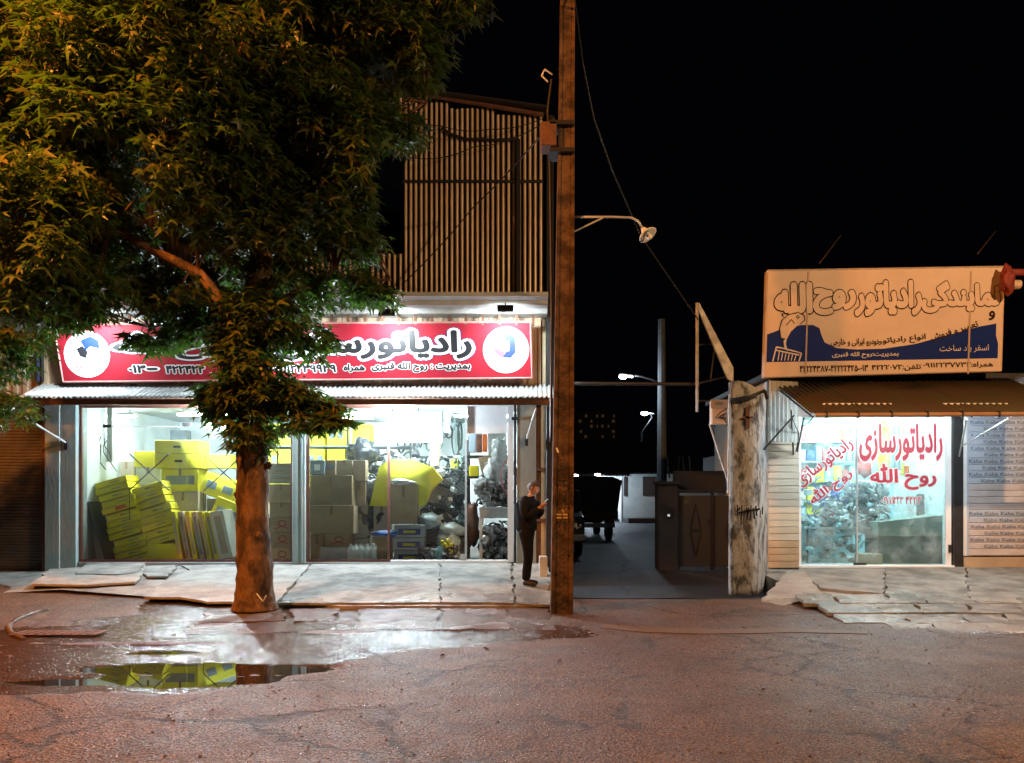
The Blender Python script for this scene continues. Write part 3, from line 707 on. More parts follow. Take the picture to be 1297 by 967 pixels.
# ------------------------------------------------------------------ shop lights inside
m_tube = EM('fluorescent_tube', (.86,.97,1), P_SHOP)
for (a, dd, lb) in ((135,16.2,'ceiling strip light nearest the left end of the left shop'),(262,15.9,'ceiling strip light left of the tree trunk in the left shop'),(500,15.9,'bright ceiling strip light above the jugs in the left shop'),(440,17.8,'rear ceiling strip light in the left shop above the cartons'),(610,17.4,'ceiling strip light behind the open glass door')):
    x = X(a, dd); z = 3.55 if dd > 17 else 3.42
    t = thing('strip_light', lb, 'strip light', (x, dd, z), 'ceiling strip lights in the left shop')
    MB().box((x, dd, z+.035), (1.26,.12,.05), None, .006).build('housing', m_sheet_w, t)
    for s in (-.03,.03): MB().tube([(x-.6,dd+s,z-.005),(x+.6,dd+s,z-.005)], .018, 8).build('tube', m_tube, t)
    for s in (-.5,.5):
        if z < 3.5: MB().tube([(x+s,dd,z+.06),(x+s,dd,3.62)], .006, 5).build('hanger', m_dark, t)

# ------------------------------------------------------------------ shop contents
ORD = ['bottom','second','third','fourth','fifth','sixth','seventh','eighth','ninth','tenth','eleventh','twelfth','thirteenth','fourteenth']
_cm = {}
def carton(c, d, label, mat=None, rot=None, group=None, tape=True, name='carton', cat='carton', print_=None, slots=False):
    """closed carton standing with its centre at c"""
    mat = mat or m_card; rot = rot or Euler((0,0,0))
    f = MB(); f.box((0,0,0), d, None, min(.008, min(d)*.06)); o = f.build(name, mat, None); o.location = c; o.rotation_euler = rot
    tag(o, label, cat, group)
    if tape:
        f = MB(); f.box((0,-.001,d[2]/2+.0015), (.05, d[1]*.98, .002)); f.box((0,-d[1]/2-.0015,d[2]*.32), (.05,.002,d[2]*.34)); f.build('tape', m_tape, None).parent = o
        f = MB(); f.box((0,-.0008,d[2]/2+.0006), (d[0]*.96,.004,.0012)) if False else f.box((0,-d[1]/2-.0006,d[2]*.5-.012), (d[0]*.97,.0012,.004)); f.build('flap_edge', m_dark, None).parent = o
    if slots:
        f = MB(); f.box((0,-d[1]/2-.001,.0), (d[0]*.16,.002,d[2]*.16)); f.build('hand_slot', m_black, None).parent = o
    if print_:
        v = print_; f = MB()
        if v == 'ring':
            f.tube([(d[0]*.16*math.cos(t)+d[0]*.05, -d[1]/2-.001, d[2]*.2*math.sin(t)+d[2]*.08) for t in [i*math.pi/6 for i in range(13)]], .012, 4)
            f.tube([(-d[0]*.28,-d[1]/2-.001,-d[2]*.3),(d[0]*.05,-d[1]/2-.001,-d[2]*.12),(d[0]*.3,-d[1]/2-.001,-d[2]*.26)], .010, 4)
            q = f.build('printed_mark', m_red, None); q.parent = o; q.scale = (1,.02,1); q.location = (0,-(d[1]/2)*.98-.002,0)
        if v == 'band':
            f.box((0,-d[1]/2-.0012,0), (d[0]*.8,.002,d[2]*.4)); f.build('printed_panel', m_grey, None).parent = o
        if v == 'win':
            for k in (-1,1): f.box((k*d[0]*.24,-d[1]/2-.0012,0), (d[0]*.28,.002,d[2]*.34))
            f.build('printed_panel', m_grey, None).parent = o
        if v == 'blueband':
            f.box((0,-d[1]/2-.0012,-.01), (d[0]*.72,.002,d[2]*.5)); f.build('printed_panel', M('indigo_print', (.06,.07,.22), .5, None, 5, 0), None).parent = o
            f = MB(); f.box((0,-d[1]/2-.0032,-.01), (d[0]*.4,.002,d[2]*.2)); f.build('printed_word', m_yellow_b, None).parent = o
        if v == 'label':
            f.box((0,-d[1]/2-.0012,0), (d[0]*.4,.002,d[2]*.4)); f.build('paper_label', m_sheet_w, None).parent = o
    return o
def cpx(x0, x1, y0, y1, D, dep, label, **k):
    """carton from the pixel box of its front face at depth D"""
    a = P(x0, y1, D); b = P(x1, y0, D)
    return carton(((a.x+b.x)/2, D+dep/2, (a.z+b.z)/2), (b.x-a.x, dep, b.z-a.z), label, **k)
rd = random.Random(11)
def lean_stack(pxb, pyb, pxt, pyt, n, wpx, D, lab, grp, orange=None, wavy=False):
    a = P(pxb, pyb, D); b = P(pxt, pyt, D); ax = (b-a); th = ax.length/n; an = math.atan2(ax.x, ax.z)
    for i in range(n):
        c = a.lerp(b, (i+.5)/n); d = (wpx*D/FOC+rd.uniform(-.02,.02), .5, th*.90)
        o = carton((c.x+rd.uniform(-.03,.03), D+.27+rd.uniform(-.015,.015), c.z), d, '%s yellow carton %s' % ((ORD[i] if i < n-1 else 'topmost'), lab), mat=m_yellow, rot=Euler((0, an+rd.uniform(-.02,.02), rd.uniform(-.04,.04))), group=grp, tape=False, slots=(i % 3 == 1))
        f = MB(); f.box((0,-.2515,th*.30), (d[0]*.98,.002,.006)); f.box((d[0]*.12,-.2515,-th*.05), (d[0]*.3,.002,th*.12)); f.build('printed_line', m_grey, None).parent = o
        if orange == i: f = MB(); f.box((.05,-.2535,0), (.22,.002,th*.55)); f.build('orange_label', m_orange, None).parent = o
lean_stack(170,713,139,607,13,43,15.45,'of the tall leaning stack at the left window','yellow cartons in the tall leaning stack', orange=8)
lean_stack(207,688,184,614,8,41,15.5,'of the shorter leaning stack beside the tall one','yellow cartons in the shorter leaning stack')
cpx(186,229,689,713.5,15.45,.5,'wide yellow carton on the floor under the shorter leaning stack', mat=m_yellow, tape=False)
# tall thin boxes leaning in a row
for i, (a, mt) in enumerate([(222,m_yellow),(232,m_card2),(241,m_yellow),(250,m_card2),(259,m_yellow),(268,m_yellow),(280,m_plastic_w)]):
    hh = .98; b0 = P(a+6, 712, 15.4); an = -.17-i*.008; wd = .10 if i < 6 else .28
    o = MB(); o.box((0,0,hh/2), (wd, .6, hh), None, .006); o = o.build('carton', mt); o.location = (b0.x, 15.72, fl+.01+wd*.5*abs(math.sin(an))); o.rotation_euler = (0, an, 0)
    tag(o, '%s of the row of narrow upright boxes leaning left in the window' % (['leftmost yellow one','second one, grey brown,','third one, yellow,','fourth one, grey brown,','fifth one, yellow,','sixth one, yellow,','rightmost wide white one'][i]), 'carton', 'narrow boxes leaning in a row')
    f = MB(); f.box((0,-.3015,hh*.5), (wd*.5,.002,hh*.8)); q = f.build('edge_strip', m_grey if i % 2 else m_card2); q.parent = o
cpx(212,251,623,655,15.9,.45,'grey cardboard carton behind the narrow upright boxes', mat=m_card2)
cpx(212,251,655,713,15.95,.45,'tall brown carton standing behind the narrow upright boxes')
cpx(205,251,594,622.5,15.9,.5,'pale yellow carton with grey lid band in the middle of the pile', mat=m_yellow, print_='band')
cpx(196,256,575,593.5,15.85,.55,'wide yellow carton lying on the pale carton', mat=m_yellow, tape=False, slots=True)
cpx(257,292,576,593,16.1,.5,'yellow carton with its end towards the trunk, behind the wide one', mat=m_yellow_b, tape=False)
cpx(196,252,558,574.5,15.85,.55,'topmost flat yellow carton of the middle pile', mat=m_yellow, tape=False, slots=True)
cpx(170,194,572,592,16.3,.5,'small bright yellow carton left of the middle pile', mat=m_yellow_b, tape=False)
cpx(172,203,592.5,614,16.3,.4,'white carton under the small bright yellow one', mat=m_plastic_w, print_='label')
cpx(150,170,585,612,16.6,.4,'small brown carton at the back left of the yellow stacks', mat=m_card2)
cpx(148,205,614.5,713,16.5,.4,'large brown carton behind the leaning yellow stacks', mat=m_card2)
cpx(256,300,604,632,16.0,.4,'yellow carton with two grey printed windows, upper one beside the trunk', mat=m_yellow_b, rot=Euler((0,.35,0)), print_='win', tape=False)
cpx(268,306,634,668,15.95,.4,'yellow carton with grey printed windows, lower one beside the trunk', mat=m_yellow_b, rot=Euler((0,.38,0)), print_='win', tape=False)
cpx(262,305,670,713,16.3,.5,'dark crate on the floor beside the trunk', mat=m_grey, tape=False, print_='label', name='crate', cat='crate')
cpx(262,300,632,669,16.6,.35,'grey carton hidden behind the tilted yellow cartons', mat=m_card2)
# glass sheets leaning at far left
f_ = MB(); f_.box((X(128,15.5), 15.55, fl+.62), (.012,.5,1.3), Euler((0,-.30,0))); tag(f_.build('glass_sheet', m_dark), 'dark sheet leaning behind the column at the left window edge', 'sheet')
f_ = MB(); f_.box((X(116,15.5), 15.75, fl+.72), (.02,.5,1.45), Euler((0,-.14,0))); tag(f_.build('board_sheet', m_lgrey), 'pale board leaning against the left partition wall', 'board')
# X-shaped folding struts
for (cx_, cy_, lb) in ((189,598,'dark crossed rods in front of the small white carton'),(283,599,'dark crossed rods beside the tree trunk')):
    D = 15.25; t = thing('cross_brace', lb, 'brace', tuple(P(cx_,cy_,D)), 'crossed rods behind the window')
    for s in (1,-1): MB().tube([P(cx_-25, cy_-23*s, D+.012*s), P(cx_+25, cy_+23*s, D+.012*s)], .012, 6).build('rod', m_black, t)
    MB().tube([P(cx_,cy_,D-.03), P(cx_,cy_,D+.03)], .02, 8).build('pivot', m_dark, t)
    MB().tube([P(cx_-25,cy_+23,D+.012), P(cx_-25,cy_+60,D+.2)], .006, 5).build('leg', m_dark, t)
# meter box and wires left wall
D = 15.7; t = thing('meter_box', 'beige electric meter box with cables on the left wall', 'meter box', tuple(P(117,530,D)))
MB().box(P(118,532,D), (.16,.1,.55), None, .01).build('case', m_card2, t); MB().box(P(118,527,D)-Vector((0,.055,0)), (.1,.01,.14)).build('dial', m_dark, t)
for i in range(7):
    a = P(112+i*4, 545+i*2, D+.05); b_ = P(106+i*7, 590+rd.uniform(-8,14), D+.1); m1 = a.lerp(b_, .5)+Vector((rd.uniform(-.25,.05), 0, rd.uniform(-.15,.1)))
    MB().tube([a, a.lerp(m1,.5)+Vector((-.05,0,0)), m1, m1.lerp(b_,.5), b_], .009, 5).build('cable', m_dark, t)
cpx(135,142,516,585,15.95,.1,'narrow grey control panel on the left wall', mat=m_lgrey, tape=False, name='control_panel', cat='panel')
cpx(190,236,545,572,19.0,.3,'grey cabinet on the rear wall above the yellow pile', mat=m_grey, tape=False, name='cabinet', cat='cabinet')
# rear shelving with yellow cartons (both sides of the post)
rk = thing('storage_rack', 'tall steel rack with yellow cartons along the rear of the left shop', 'rack', (X(420,17.6),17.9,fl))
for a in (300, 372, 440, 520):
    for dd in (17.6, 18.3): MB().bx(X(a,17.6)-.02, X(a,17.6)+.02, dd, dd+.04, fl, 3.5).build('upright', m_dark, rk)
for z in (.55,1.25,1.9,2.3,2.85): MB().bx(X(300,17.6)-.03, X(520,17.6)+.03, 17.58, 18.36, z, z+.03).build('shelf', m_grey, rk)
n = 0
WORD = ['first','second','third','fourth','fifth','sixth','seventh']
for z0, hh, row in ((2.88,.52,'top'),(2.33,.48,'second'),(1.93,.34,'third')):
    for i, a in enumerate((304,330,350,388,414,446)):
        x0_ = X(a,17.6); 
        carton((x0_+.2, 17.9, z0+hh/2), (.42,.5,hh), '%s yellow carton from the left on the %s shelf of the rear rack' % (WORD[i], row), mat=m_yellow_b, tape=False, print_='win' if (i+n) % 2 == 0 else None, group='yellow cartons on the rear rack')
    n += 1
for z0, row in ((1.28,'fourth'),(.58,'lowest')):
    for i, a in enumerate((306,336,400,430,470)):
        hh = .45; carton((X(a,17.6)+.2, 17.9, z0+hh/2), (.42,.5,hh), '%s brown carton from the left on the %s shelf of the rear rack' % (WORD[i], row), group='brown cartons on the rear rack')
rk2 = thing('storage_rack', 'dark steel rack of grey and brown goods behind the scrap heap', 'rack', (X(560,17.6),17.9,fl))
for a in (524, 592): MB().bx(X(a,17.4)-.02, X(a,17.4)+.02, 17.4, 17.44, fl, 3.0).build('upright', m_dark, rk2)
for z in (.62,1.12,1.62,2.12,2.6): MB().bx(X(522,17.4), X(593,17.4), 17.38, 17.9, z, z+.03).build('shelf', m_dark, rk2)
for j, z in enumerate((.65,1.15,1.65,2.15)):
    for i in range(4):
        hh = rd.uniform(.25,.42); carton((X(524,17.4)+.2+i*.31, 17.62, z+hh/2+.003), (rd.uniform(.22,.29),.35,hh), '%s box from the left on the %s shelf of the dark rack' % (WORD[i], ['lowest','second lowest','third','top'][j]), mat=[m_grey,m_card,m_metalparts,m_dark,m_card2][(i*3+j) % 5], tape=False, print_='label' if (i+j) % 3 == 0 else None)
m_bulb = EM('bare_bulb', (.76,.88,1), 2800)
for a, b_, lb in ((266,537,'glaring bare bulb hanging under the awning beside the tree trunk'),(497,535,'glaring bare bulb hanging under the awning above the yellow opened carton')):
    D = 14.62; c = P(a, b_, D); t = thing('hanging_bulb', lb, 'bulb', tuple(c), 'bare bulbs under the whitish awning')
    MB().blob(c, (.075,.075,.085), 1, 0, 1, 3).build('bulb', m_bulb, t, True); MB().tube([c+Vector((0,0,.08)), c+Vector((0,0,.16))], .03, 10).build('socket', m_black, t)
    MB().tube([c+Vector((0,0,.16)), (c.x, c.y, 3.62)], .008, 6).build('flex', m_black, t)
# bay between trunk and post
ys_ = [713, 694, 674, 655, 636, 613]
for i in range(5): cpx(340+(i%2)*1.5, 371.5, ys_[i+1]+.4, ys_[i], 15.5, .42, '%s brown carton of the stack between the tree trunk and the post' % (ORD[i] if i < 4 else 'topmost'), print_='ring' if i < 3 else None, tape=i > 2, group='cartons stacked left of the post')
t = thing('paper_stack', 'stack of folded newspapers on top of the cartons by the post', 'paper stack', tuple(P(354,612.5,15.5)))
for i in range(9):
    a = P(354,612.5,15.5); MB().box((a.x+rd.uniform(-.02,.02), 15.7, a.z+.025+i*.046), (.50+rd.uniform(-.04,.03),.36,.042), Euler((0,0,rd.uniform(-.06,.06))), .008).build('newspaper', m_card2 if i % 3 else m_lgrey, t)
# bay right of the post
cpx(392.5,446,602,640,15.4,.5,'big brown carton with a centre seam, upper one right of the post')
cpx(391,448,640.6,676,15.35,.5,'big brown carton, lower one right of the post', rot=Euler((0,.01,0)))
cpx(411,444,676.5,693,15.6,.4,'small carton with a red oval mark under the big cartons', print_='ring', tape=False)
cpx(393,410,676.5,713,15.6,.4,'narrow upright carton beside the post under the big cartons')
cpx(445,466,640,693,15.9,.4,'pale carton behind the big cartons right of the post', mat=m_card2)
cpx(392.5,411,583,601.5,15.5,.4,'grey patterned box on top of the big cartons by the post', mat=m_grey, tape=False, print_='label')
cpx(411.5,425,583,601.5,15.6,.4,'small brown box with a dark picture beside the grey patterned box', print_='band', tape=False)
cpx(426,446,583,601.5,15.7,.4,'torn pale box on top of the big cartons', mat=m_card2)
cpx(447,463,583,609,15.6,.3,'upright brown box beside the black plastic bags', tape=False)
cpx(447,463,609.5,640,15.75,.3,'brown box below the upright one beside the black bags')
cpx(404,440,694,711,15.35,.35,'low open tray of grey parts on the floor by the window', mat=m_lgrey, tape=False, name='tray', cat='tray')
cpx(471,494,681,712.5,15.5,.4,'brown carton with an open top on the floor near the glass joint', tape=False)
cpx(473,493,640,680.5,15.9,.4,'faded brown carton behind the jugs', mat=m_card2)
# jugs
def jug(label, c, mat):
    t = thing('plastic_jug', label, 'jug', tuple(c), 'white plastic jugs by the window')
    MB().lathe([(.055,0),(.065,.02),(.065,.20),(.055,.25),(.025,.29),(.022,.31)], c, 12).build('body', mat, t, True)
    MB().lathe([(.026,.312),(.026,.34)], c, 10).build('cap', m_blue if 'blue' in label else m_plastic_w, t)
    MB().tube([Vector(c)+Vector((.02,-.02,.30)), Vector(c)+Vector((.06,-.03,.30)), Vector(c)+Vector((.068,-.03,.22))], .010, 6).build('handle', mat, t)
for i, (a, lb) in enumerate(((444,'leftmost'),(450,'second'),(457,'third'),(465,'fourth'),(473,'rightmost'))): jug('%s of five white plastic jugs by the window' % lb, (X(a,15.3), 15.3+.05*(i%2), fl), m_plastic_w)
jug('pale blue plastic bottle with blue cap right of the battery boxes', (X(556,15.35),15.35,fl), m_cyan)
# black plastic bags
for i, (a, b_, rr, lb) in enumerate(((460,575,.30,'top'),(466,622,.32,'middle'),(463,655,.30,'lower'),(480,655,.26,'right hand'),(455,693,.22,'floor level'))):
    c = P(a, b_, 16.1); o = MB(); o.blob((0,0,0), (rr, rr*.8, rr), i, .35, 2.5, 3); o = o.build('plastic_bag', m_bag, None, True); o.location = c
    tag(o, '%s black plastic bag in the heap behind the glass' % lb, 'plastic bag', 'black plastic bags in a heap')
# yellow cut-open box with brown carton
f_ = MB(); pts = [P(a, b_, 15.75) for a, b_ in ((468,641),(480,592),(492,583),(520,582),(548,592),(560,607),(545,622),(538,640),(526,642),(520,612),(500,612),(493,642))]
f_.prism(pts, (0,.35,0)); tag(f_.build('opened_carton', m_yellow_b), 'big bright yellow carton with flaps spread open behind the brown carton', 'carton')
cpx(494,528,612,664,15.45,.38,'tall brown carton with a centre seam in front of the yellow one', print_=None)
f_ = MB(); c = P(511,611,15.5); f_.blob(c, (.26,.1,.07), 8, .5, 3, 2); tag(f_.build('packing_paper', m_plastic_w), 'torn white paper on top of the tall brown carton', 'paper')
for i in range(3): cpx(499-(i%2)*1.5, 538, 698-i*16.3, 713.5-i*16.3, 15.45, .35, '%s indigo printed battery box right of the jugs' % ['bottom','middle','topmost'][i], mat=m_lgrey, tape=False, print_='blueband', group='stacked battery boxes')
f_ = MB(); c = P(488,676,15.5); f_.blob(c, (.3,.15,.06), 3, .5, 2, 2); tag(f_.build('blue_rag', m_blue), 'blue rag draped over the open carton', 'rag')
# clear sacks
for i, (a, b_, mt, lb) in enumerate(((568,690,m_pbag,'clear plastic sack on the floor near the open door'),(572,672,m_pbag,'crumpled clear plastic film above the floor sack'),(545,660,m_pbag,'crumpled film behind the battery boxes'))):
    o = MB(); o.blob((0,0,0), (.26,.2,.28 if i == 0 else .15), 20+i, .35, 2.5, 3); o = o.build('plastic_sack', mt, None, True); o.location = P(a, b_, 15.7); tag(o, lb, 'plastic sack')
f_ = MB()
for i in range(14): f_.blob(P(563+rd.uniform(-6,10), 703-rd.uniform(0,18), 15.47), .05, i, .1, 1, 1)
tag(f_.build('yellow_caps', m_yellow_b, None, kind='stuff'), 'loose yellow caps heaped in front of the clear sack', 'caps')
# dark machinery between sacks and door
def clutter(name, label, x0, x1, y0, y1, D, dd, n, mat, seed, cat='scrap', big=.06):
    r = random.Random(seed); F = {'hose': MB(), 'round_part': MB(), 'block_part': MB()}
    alt = {'hose': MATS['black_paint'] if seed < 30 else mat, 'round_part': mat, 'block_part': MATS['light_grey_metal'] if seed % 2 else MATS['oily_metal']}
    for i in range(n):
        c = P(r.uniform(x0,x1), r.uniform(y0,y1), D+r.uniform(0,dd)); k = r.random()
        if k < .30:
            R_ = r.uniform(.08,.20); a0 = r.uniform(0,6.28); ax1 = Vector((r.uniform(-1,1), r.uniform(-.4,.4), r.uniform(-1,1))).normalized(); ax2 = ax1.cross(Vector((r.uniform(-.5,.5),1,r.uniform(-.5,.5)))).normalized()
            F['hose'].tube([c+ax1*R_*math.cos(a0+q*.5)+ax2*R_*.7*math.sin(a0+q*.5) for q in range(r.randint(5,11))], r.uniform(.012,.024), 7)
        elif k < .62:
            w_ = r.uniform(.6,1.5)*big; F['round_part'].lathe([(w_*.5,0),(w_*.9,.01),(w_,.03),(w_,r.uniform(.06,.14)),(w_*.7,.15),(w_*.3,.16),(w_*.3,.19)], c, 12, (r.uniform(-1,1), r.uniform(-1,1), r.uniform(-1,1)))
        else: F['block_part'].box(c, (r.uniform(.06,.24), r.uniform(.05,.14), r.uniform(.03,.14)), Euler((r.uniform(-.5,.5), r.uniform(-.6,.6), r.uniform(0,3))), .006)
    t = thing(name, label, cat, tuple(P((x0+x1)/2, y1, D)))
    for k, f in F.items():
        if f.v: f.build(k, alt[k], t, k == 'hose', kind='stuff')
    return t
def radiator(c, w_, h_, rot, label, mat=None):
    t = thing('radiator', label, 'radiator', tuple(c), None); t.rotation_euler = rot
    def ad(f, n_, m_): o = f.build(n_, m_, None); o.parent = t; return o
    ad(MB().box((0,0,h_/2), (w_,.05,h_)), 'core', m_dark)
    f = MB(); n_ = int(h_/.028)
    for i in range(n_): f.box((0,-.027,.014+i*.028), (w_*.98,.006,.010))
    ad(f, 'fin', m_lgrey).__setitem__('kind', 'stuff')
    for z in (-.03, h_+.03): ad(MB().box((0,0,z), (w_+.04,.08,.07), None, .012), 'tank', mat or m_black)
    ad(MB().tube([(w_*.35,0,h_+.05),(w_*.35,-.02,h_+.12),(w_*.35,-.10,h_+.14)], .022, 8), 'inlet_pipe', m_lgrey)
for a, b_, D, w_, h_, ry, lb in ((546,690,15.75,.42,.5,.12,'car radiator with grey fins leaning behind the battery boxes'),(584,712,15.85,.40,.52,-.15,'car radiator standing at the joint beside the open door'),(556,640,16.1,.5,.4,.3,'tilted radiator on the scrap heap right of the yellow carton'),(578,628,16.2,.45,.42,-.25,'tilted radiator high on the scrap heap near the door'),(482,712,15.95,.4,.5,.1,'radiator standing behind the open carton near the glass joint'),(634,612,15.9,.4,.32,.35,'small radiator lying on the clutter of the white table'),(458,712,15.9,.38,.48,-.1,'radiator standing in shadow behind the jugs')):
    radiator(P(a, b_, D), w_, h_, Euler((-.08, ry, 0)), lb)
clutter('metal_scrap', 'dark engine parts heaped behind the glass left of the door', 535,588,592,690,16.0,.9,150,M('dark_parts', (.05,.05,.055), .45, (.02,.02,.02), 8, .2),3, big=.08)
clutter('metal_scrap', 'shiny hoses and metal parts heaped under the white work table', 611,644,668,712,15.4,.6,170,m_metalparts,4)
clutter('table_clutter', 'pumps, hoses and small parts piled on the white work table', 607,646,612,640,15.6,.5,110,m_metalparts,5, 'clutter')
clutter('pale_clutter', 'pale bottles and caps among the parts on the white work table', 607,646,608,641,15.55,.4,45,m_plastic_w,6, 'clutter', .05)
clutter('dark_clutter', 'dark parts wedged behind the yellow and brown cartons', 440,590,578,602,16.4,.6,90,M('dark_parts2', (.06,.065,.07), .45, (.02,.02,.02), 8, .2),9, 'clutter', .07)
clutter('floor_clutter', 'bottles and wrappers lying on the floor beside the sacks', 528,586,696,712,15.35,.3,60,m_pbag,10, 'clutter', .04)
t = thing('work_table', 'white steel work table just inside the open door', 'table', (X(627,15.6),15.7,fl))
za = Z(646,15.4)
MB().bx(X(607,15.4), X(650,15.4), 15.35, 16.1, za, za+.05, .005).build('table_top', m_lgrey, t); MB().bx(X(607,15.4)+.01, X(650,15.4)-.01, 15.36, 15.38, za-.17, za-.003).build('apron', m_lgrey, t)
for a in (609, 648):
    for dd in (15.38, 16.03): MB().bx(X(a,15.4)-.03, X(a,15.4)+.03, dd, dd+.05, fl, za-.175).build('leg', m_plastic_w, t)
cpx(608,630,577,602,16.1,.3,'taped brown carton with a white paper label tilted on the shelf', mat=m_card, rot=Euler((0,-.25,0)), print_='label', tape=False)
cpx(618,641,549,577,16.3,.3,'pale grey carton on the top shelf inside the door', mat=m_lgrey, tape=False)
cpx(611,617,550,572,16.3,.2,'orange folder box on the top shelf inside the door', mat=m_orange, tape=False, name='folder_box', cat='box')
cpx(594,603,550,573,16.4,.2,'grey binder box at the left of the top shelf inside the door', mat=m_grey, tape=False, name='folder_box', cat='box')
cpx(603.5,610.5,550,573,16.4,.2,'brown binder box on the top shelf inside the door', mat=m_rust, tape=False, name='folder_box', cat='box')
t = thing('shelf_unit', 'dark shelf unit inside the open door', 'shelf', (X(615,16.3),16.4,fl))
for z in (577.5, 604): MB().bx(X(592,16.3), X(646,16.3), 16.15, 16.9, Z(z,16.3)-.03, Z(z,16.3)).build('shelf', m_dark, t)
for a in (592.5, 646): MB().bx(X(a,16.3)-.02, X(a,16.3)+.02, 16.86, 16.9, fl, Z(550,16.3)).build('upright', m_dark, t)
cpx(594,606,590,603.5,16.3,.3,'small yellow box on the dark shelf inside the door', mat=m_yellow_b, tape=False)
for i, (a, b_, rx, rz) in enumerate(((633,572,.16,.28),(628,596,.20,.30),(612,612,.18,.12))):
    o = MB(); o.blob((0,0,0), (rx,.14,rz), 40+i, .4, 3, 3); o = o.build('plastic_wrap', m_pbag, None, True); o.location = P(a, b_, 15.75); tag(o, ['crumpled clear wrap hanging by the door jamb','lower bundle of clear wrap beside the pink hose','flattened clear wrap left of the pink hose'][i], 'plastic wrap')
f_ = MB(); c = P(645,604,15.3)
for k in range(3): f_.tube([c+Vector((.16*math.cos(t_), .03*k, .36*math.sin(t_))) for t_ in [i*math.pi/9 for i in range(19)]], .014, 6)
tag(f_.build('hose_coil', M('pink_hose', (.50,.17,.18), .5, None, 5, 0), None, True), 'coil of pink hose hanging beside the door jamb', 'hose')
o = MB(); o.blob((0,0,0), (.13,.18,.45), 50, .25, 2, 3); o = o.build('sack', m_rust, None, True); o.location = P(598,665,15.8); tag(o, 'red brown sack standing left of the white work table', 'sack')
cpx(500,560,521,561,17.0,.12,'white display board with a dark framed strip under the ceiling', mat=m_sheet_w, tape=False, print_='band', name='display_board', cat='board')
cpx(562,568,518,548,16.9,.4,'small wall bracket cabinet at the ceiling near the door', mat=m_lgrey, tape=False, name='cabinet', cat='cabinet')
cpx(545,556,562,590,16.6,.3,'upright tan carton on the rear shelf left of the door', mat=m_card, tape=False)
cpx(571,580,582,600,16.4,.2,'small yellow canister on the rear shelf left of the door', mat=m_yellow_b, tape=False, name='canister', cat='canister')

# ------------------------------------------------------------------ street lamps behind the camera (lit sodium lamps)
def street_lamp(loc, ad, h, power, lab, col=(1,.31,.045), cone=None):
    t = thing('street_lamp', lab, 'street lamp', loc, 'sodium street lamps along the road')
    x, y, z = loc; a = Vector((*ad, 0))
    MB().tube([(x,y,-.05),(x,y,h*.5),(x,y,h-.4),tuple(Vector((x,y,h))+a*.4),tuple(Vector((x,y,h+.15))+a*1.5)], [.09,.075,.055,.04,.035], 10).build('mast', m_lgrey, t, True)
    c = Vector((x,y,h+.1))+a*1.75
    MB().box(c, (.5,.26,.12), Vector((1,0,0)).rotation_difference(a).to_matrix(), .03).build('lamp_head', m_lgrey, t)
    MB().box(c-Vector((0,0,.07)), (.36,.2,.02), Vector((1,0,0)).rotation_difference(a).to_matrix()).build('lens', EM('sodium_lens', col, 20), t)
    l = bpy.data.lights.new('lamp_light', 'SPOT' if cone else 'POINT'); l.energy = power; l.color = col; l.shadow_soft_size = .12
    if cone: l.spot_size = R(cone); l.spot_blend = .25
    o = bpy.data.objects.new('lamp_light', l); C.objects.link(o); o.location = c-Vector((0,0,.25)); o.parent = t; o.matrix_parent_inverse = t.matrix_basis.inverted()
street_lamp((-8.2,4.1,0), (.6,.8), 8.4, P_STREET_L, 'tall lit sodium lamp on the near kerb at the far left, outside the picture')
street_lamp((11.0,3.6,0), (-.6,.8), 8.3, P_STREET_R, 'tall lit sodium lamp on the near kerb at the far right, outside the picture', (1,.55,.25))

# ------------------------------------------------------------------ concrete utility pole
PD = 10.95; PXC = 711
m_pole = M('pole_concrete', (.13,.08,.048), .9, (.04,.026,.018), 5, 1.0, 22, ramp=(.4,.62), spec=.2)
pl = thing('utility_pole', 'tall tapered concrete utility pole with black scribbles at the alley corner', 'utility pole', (X(713,PD),PD,0))
pz = [-.1,2.2,5.6,7.6,9.6]; hw = [.158,.148,.125,.108,.10]
vs = []; fs = []
for z, h in zip(pz, hw):
    cx_ = X(711,PD)+(.010*z)
    for a, b_ in ((-1,-1),(-.72,-1),(-.6,-.82),(.6,-.82),(.72,-1),(1,-1),(1,1),(-1,1)): vs.append((cx_+a*h, PD+b_*h*.85, z))
for j in range(4):
    for k in range(8): fs.append((j*8+k, j*8+(k+1)%8, j*8+8+(k+1)%8, j*8+8+k))
fs += [tuple(range(8)), tuple(range(32,40))]
MB().add(vs, fs).build('shaft', m_pole, pl)
cxp = X(713,PD)
def ppt(px, py, lift=.0): return P(px, py, PD-.16-lift)
def stroke(pts, r, mat, par, nm='scribble', fn=ppt): 
    q = [fn(*p_) for p_ in pts]; f = MB(); n = len(q)
    for i in range(n-1):
        a, b_ = q[i], q[i+1]; d = (b_-a).normalized(); s = Vector((-d.z, 0, d.x))*r; e = d*r*.5; f.add([a-e-s, b_+e-s, b_+e+s, a-e+s], [(0,1,2,3)]); 
    for v in range(len(f.v)): f.v[v] = (f.v[v][0], f.v[v][1]-.0015*(v//4), f.v[v][2])
    return f.build(nm, mat, par)
k_s = M('black_spray', (.015,.012,.01), .8, None, 5, 0)
stroke([(707,609),(719,609)], .010, k_s, pl); stroke([(714,609),(714,617)], .010, k_s, pl); stroke([(716,614),(720,616),(719,622),(715,623)], .009, k_s, pl)
stroke([(709,622),(708,629),(711,633),(716,632),(717,625)], .010, k_s, pl); stroke([(715,602),(717,602)], .012, k_s, pl); stroke([(707,661),(709,664),(708,668)], .012, k_s, pl)
m_yp = M('faded_yellow_paint', (.55,.42,.16), .7, None, 5, 0)
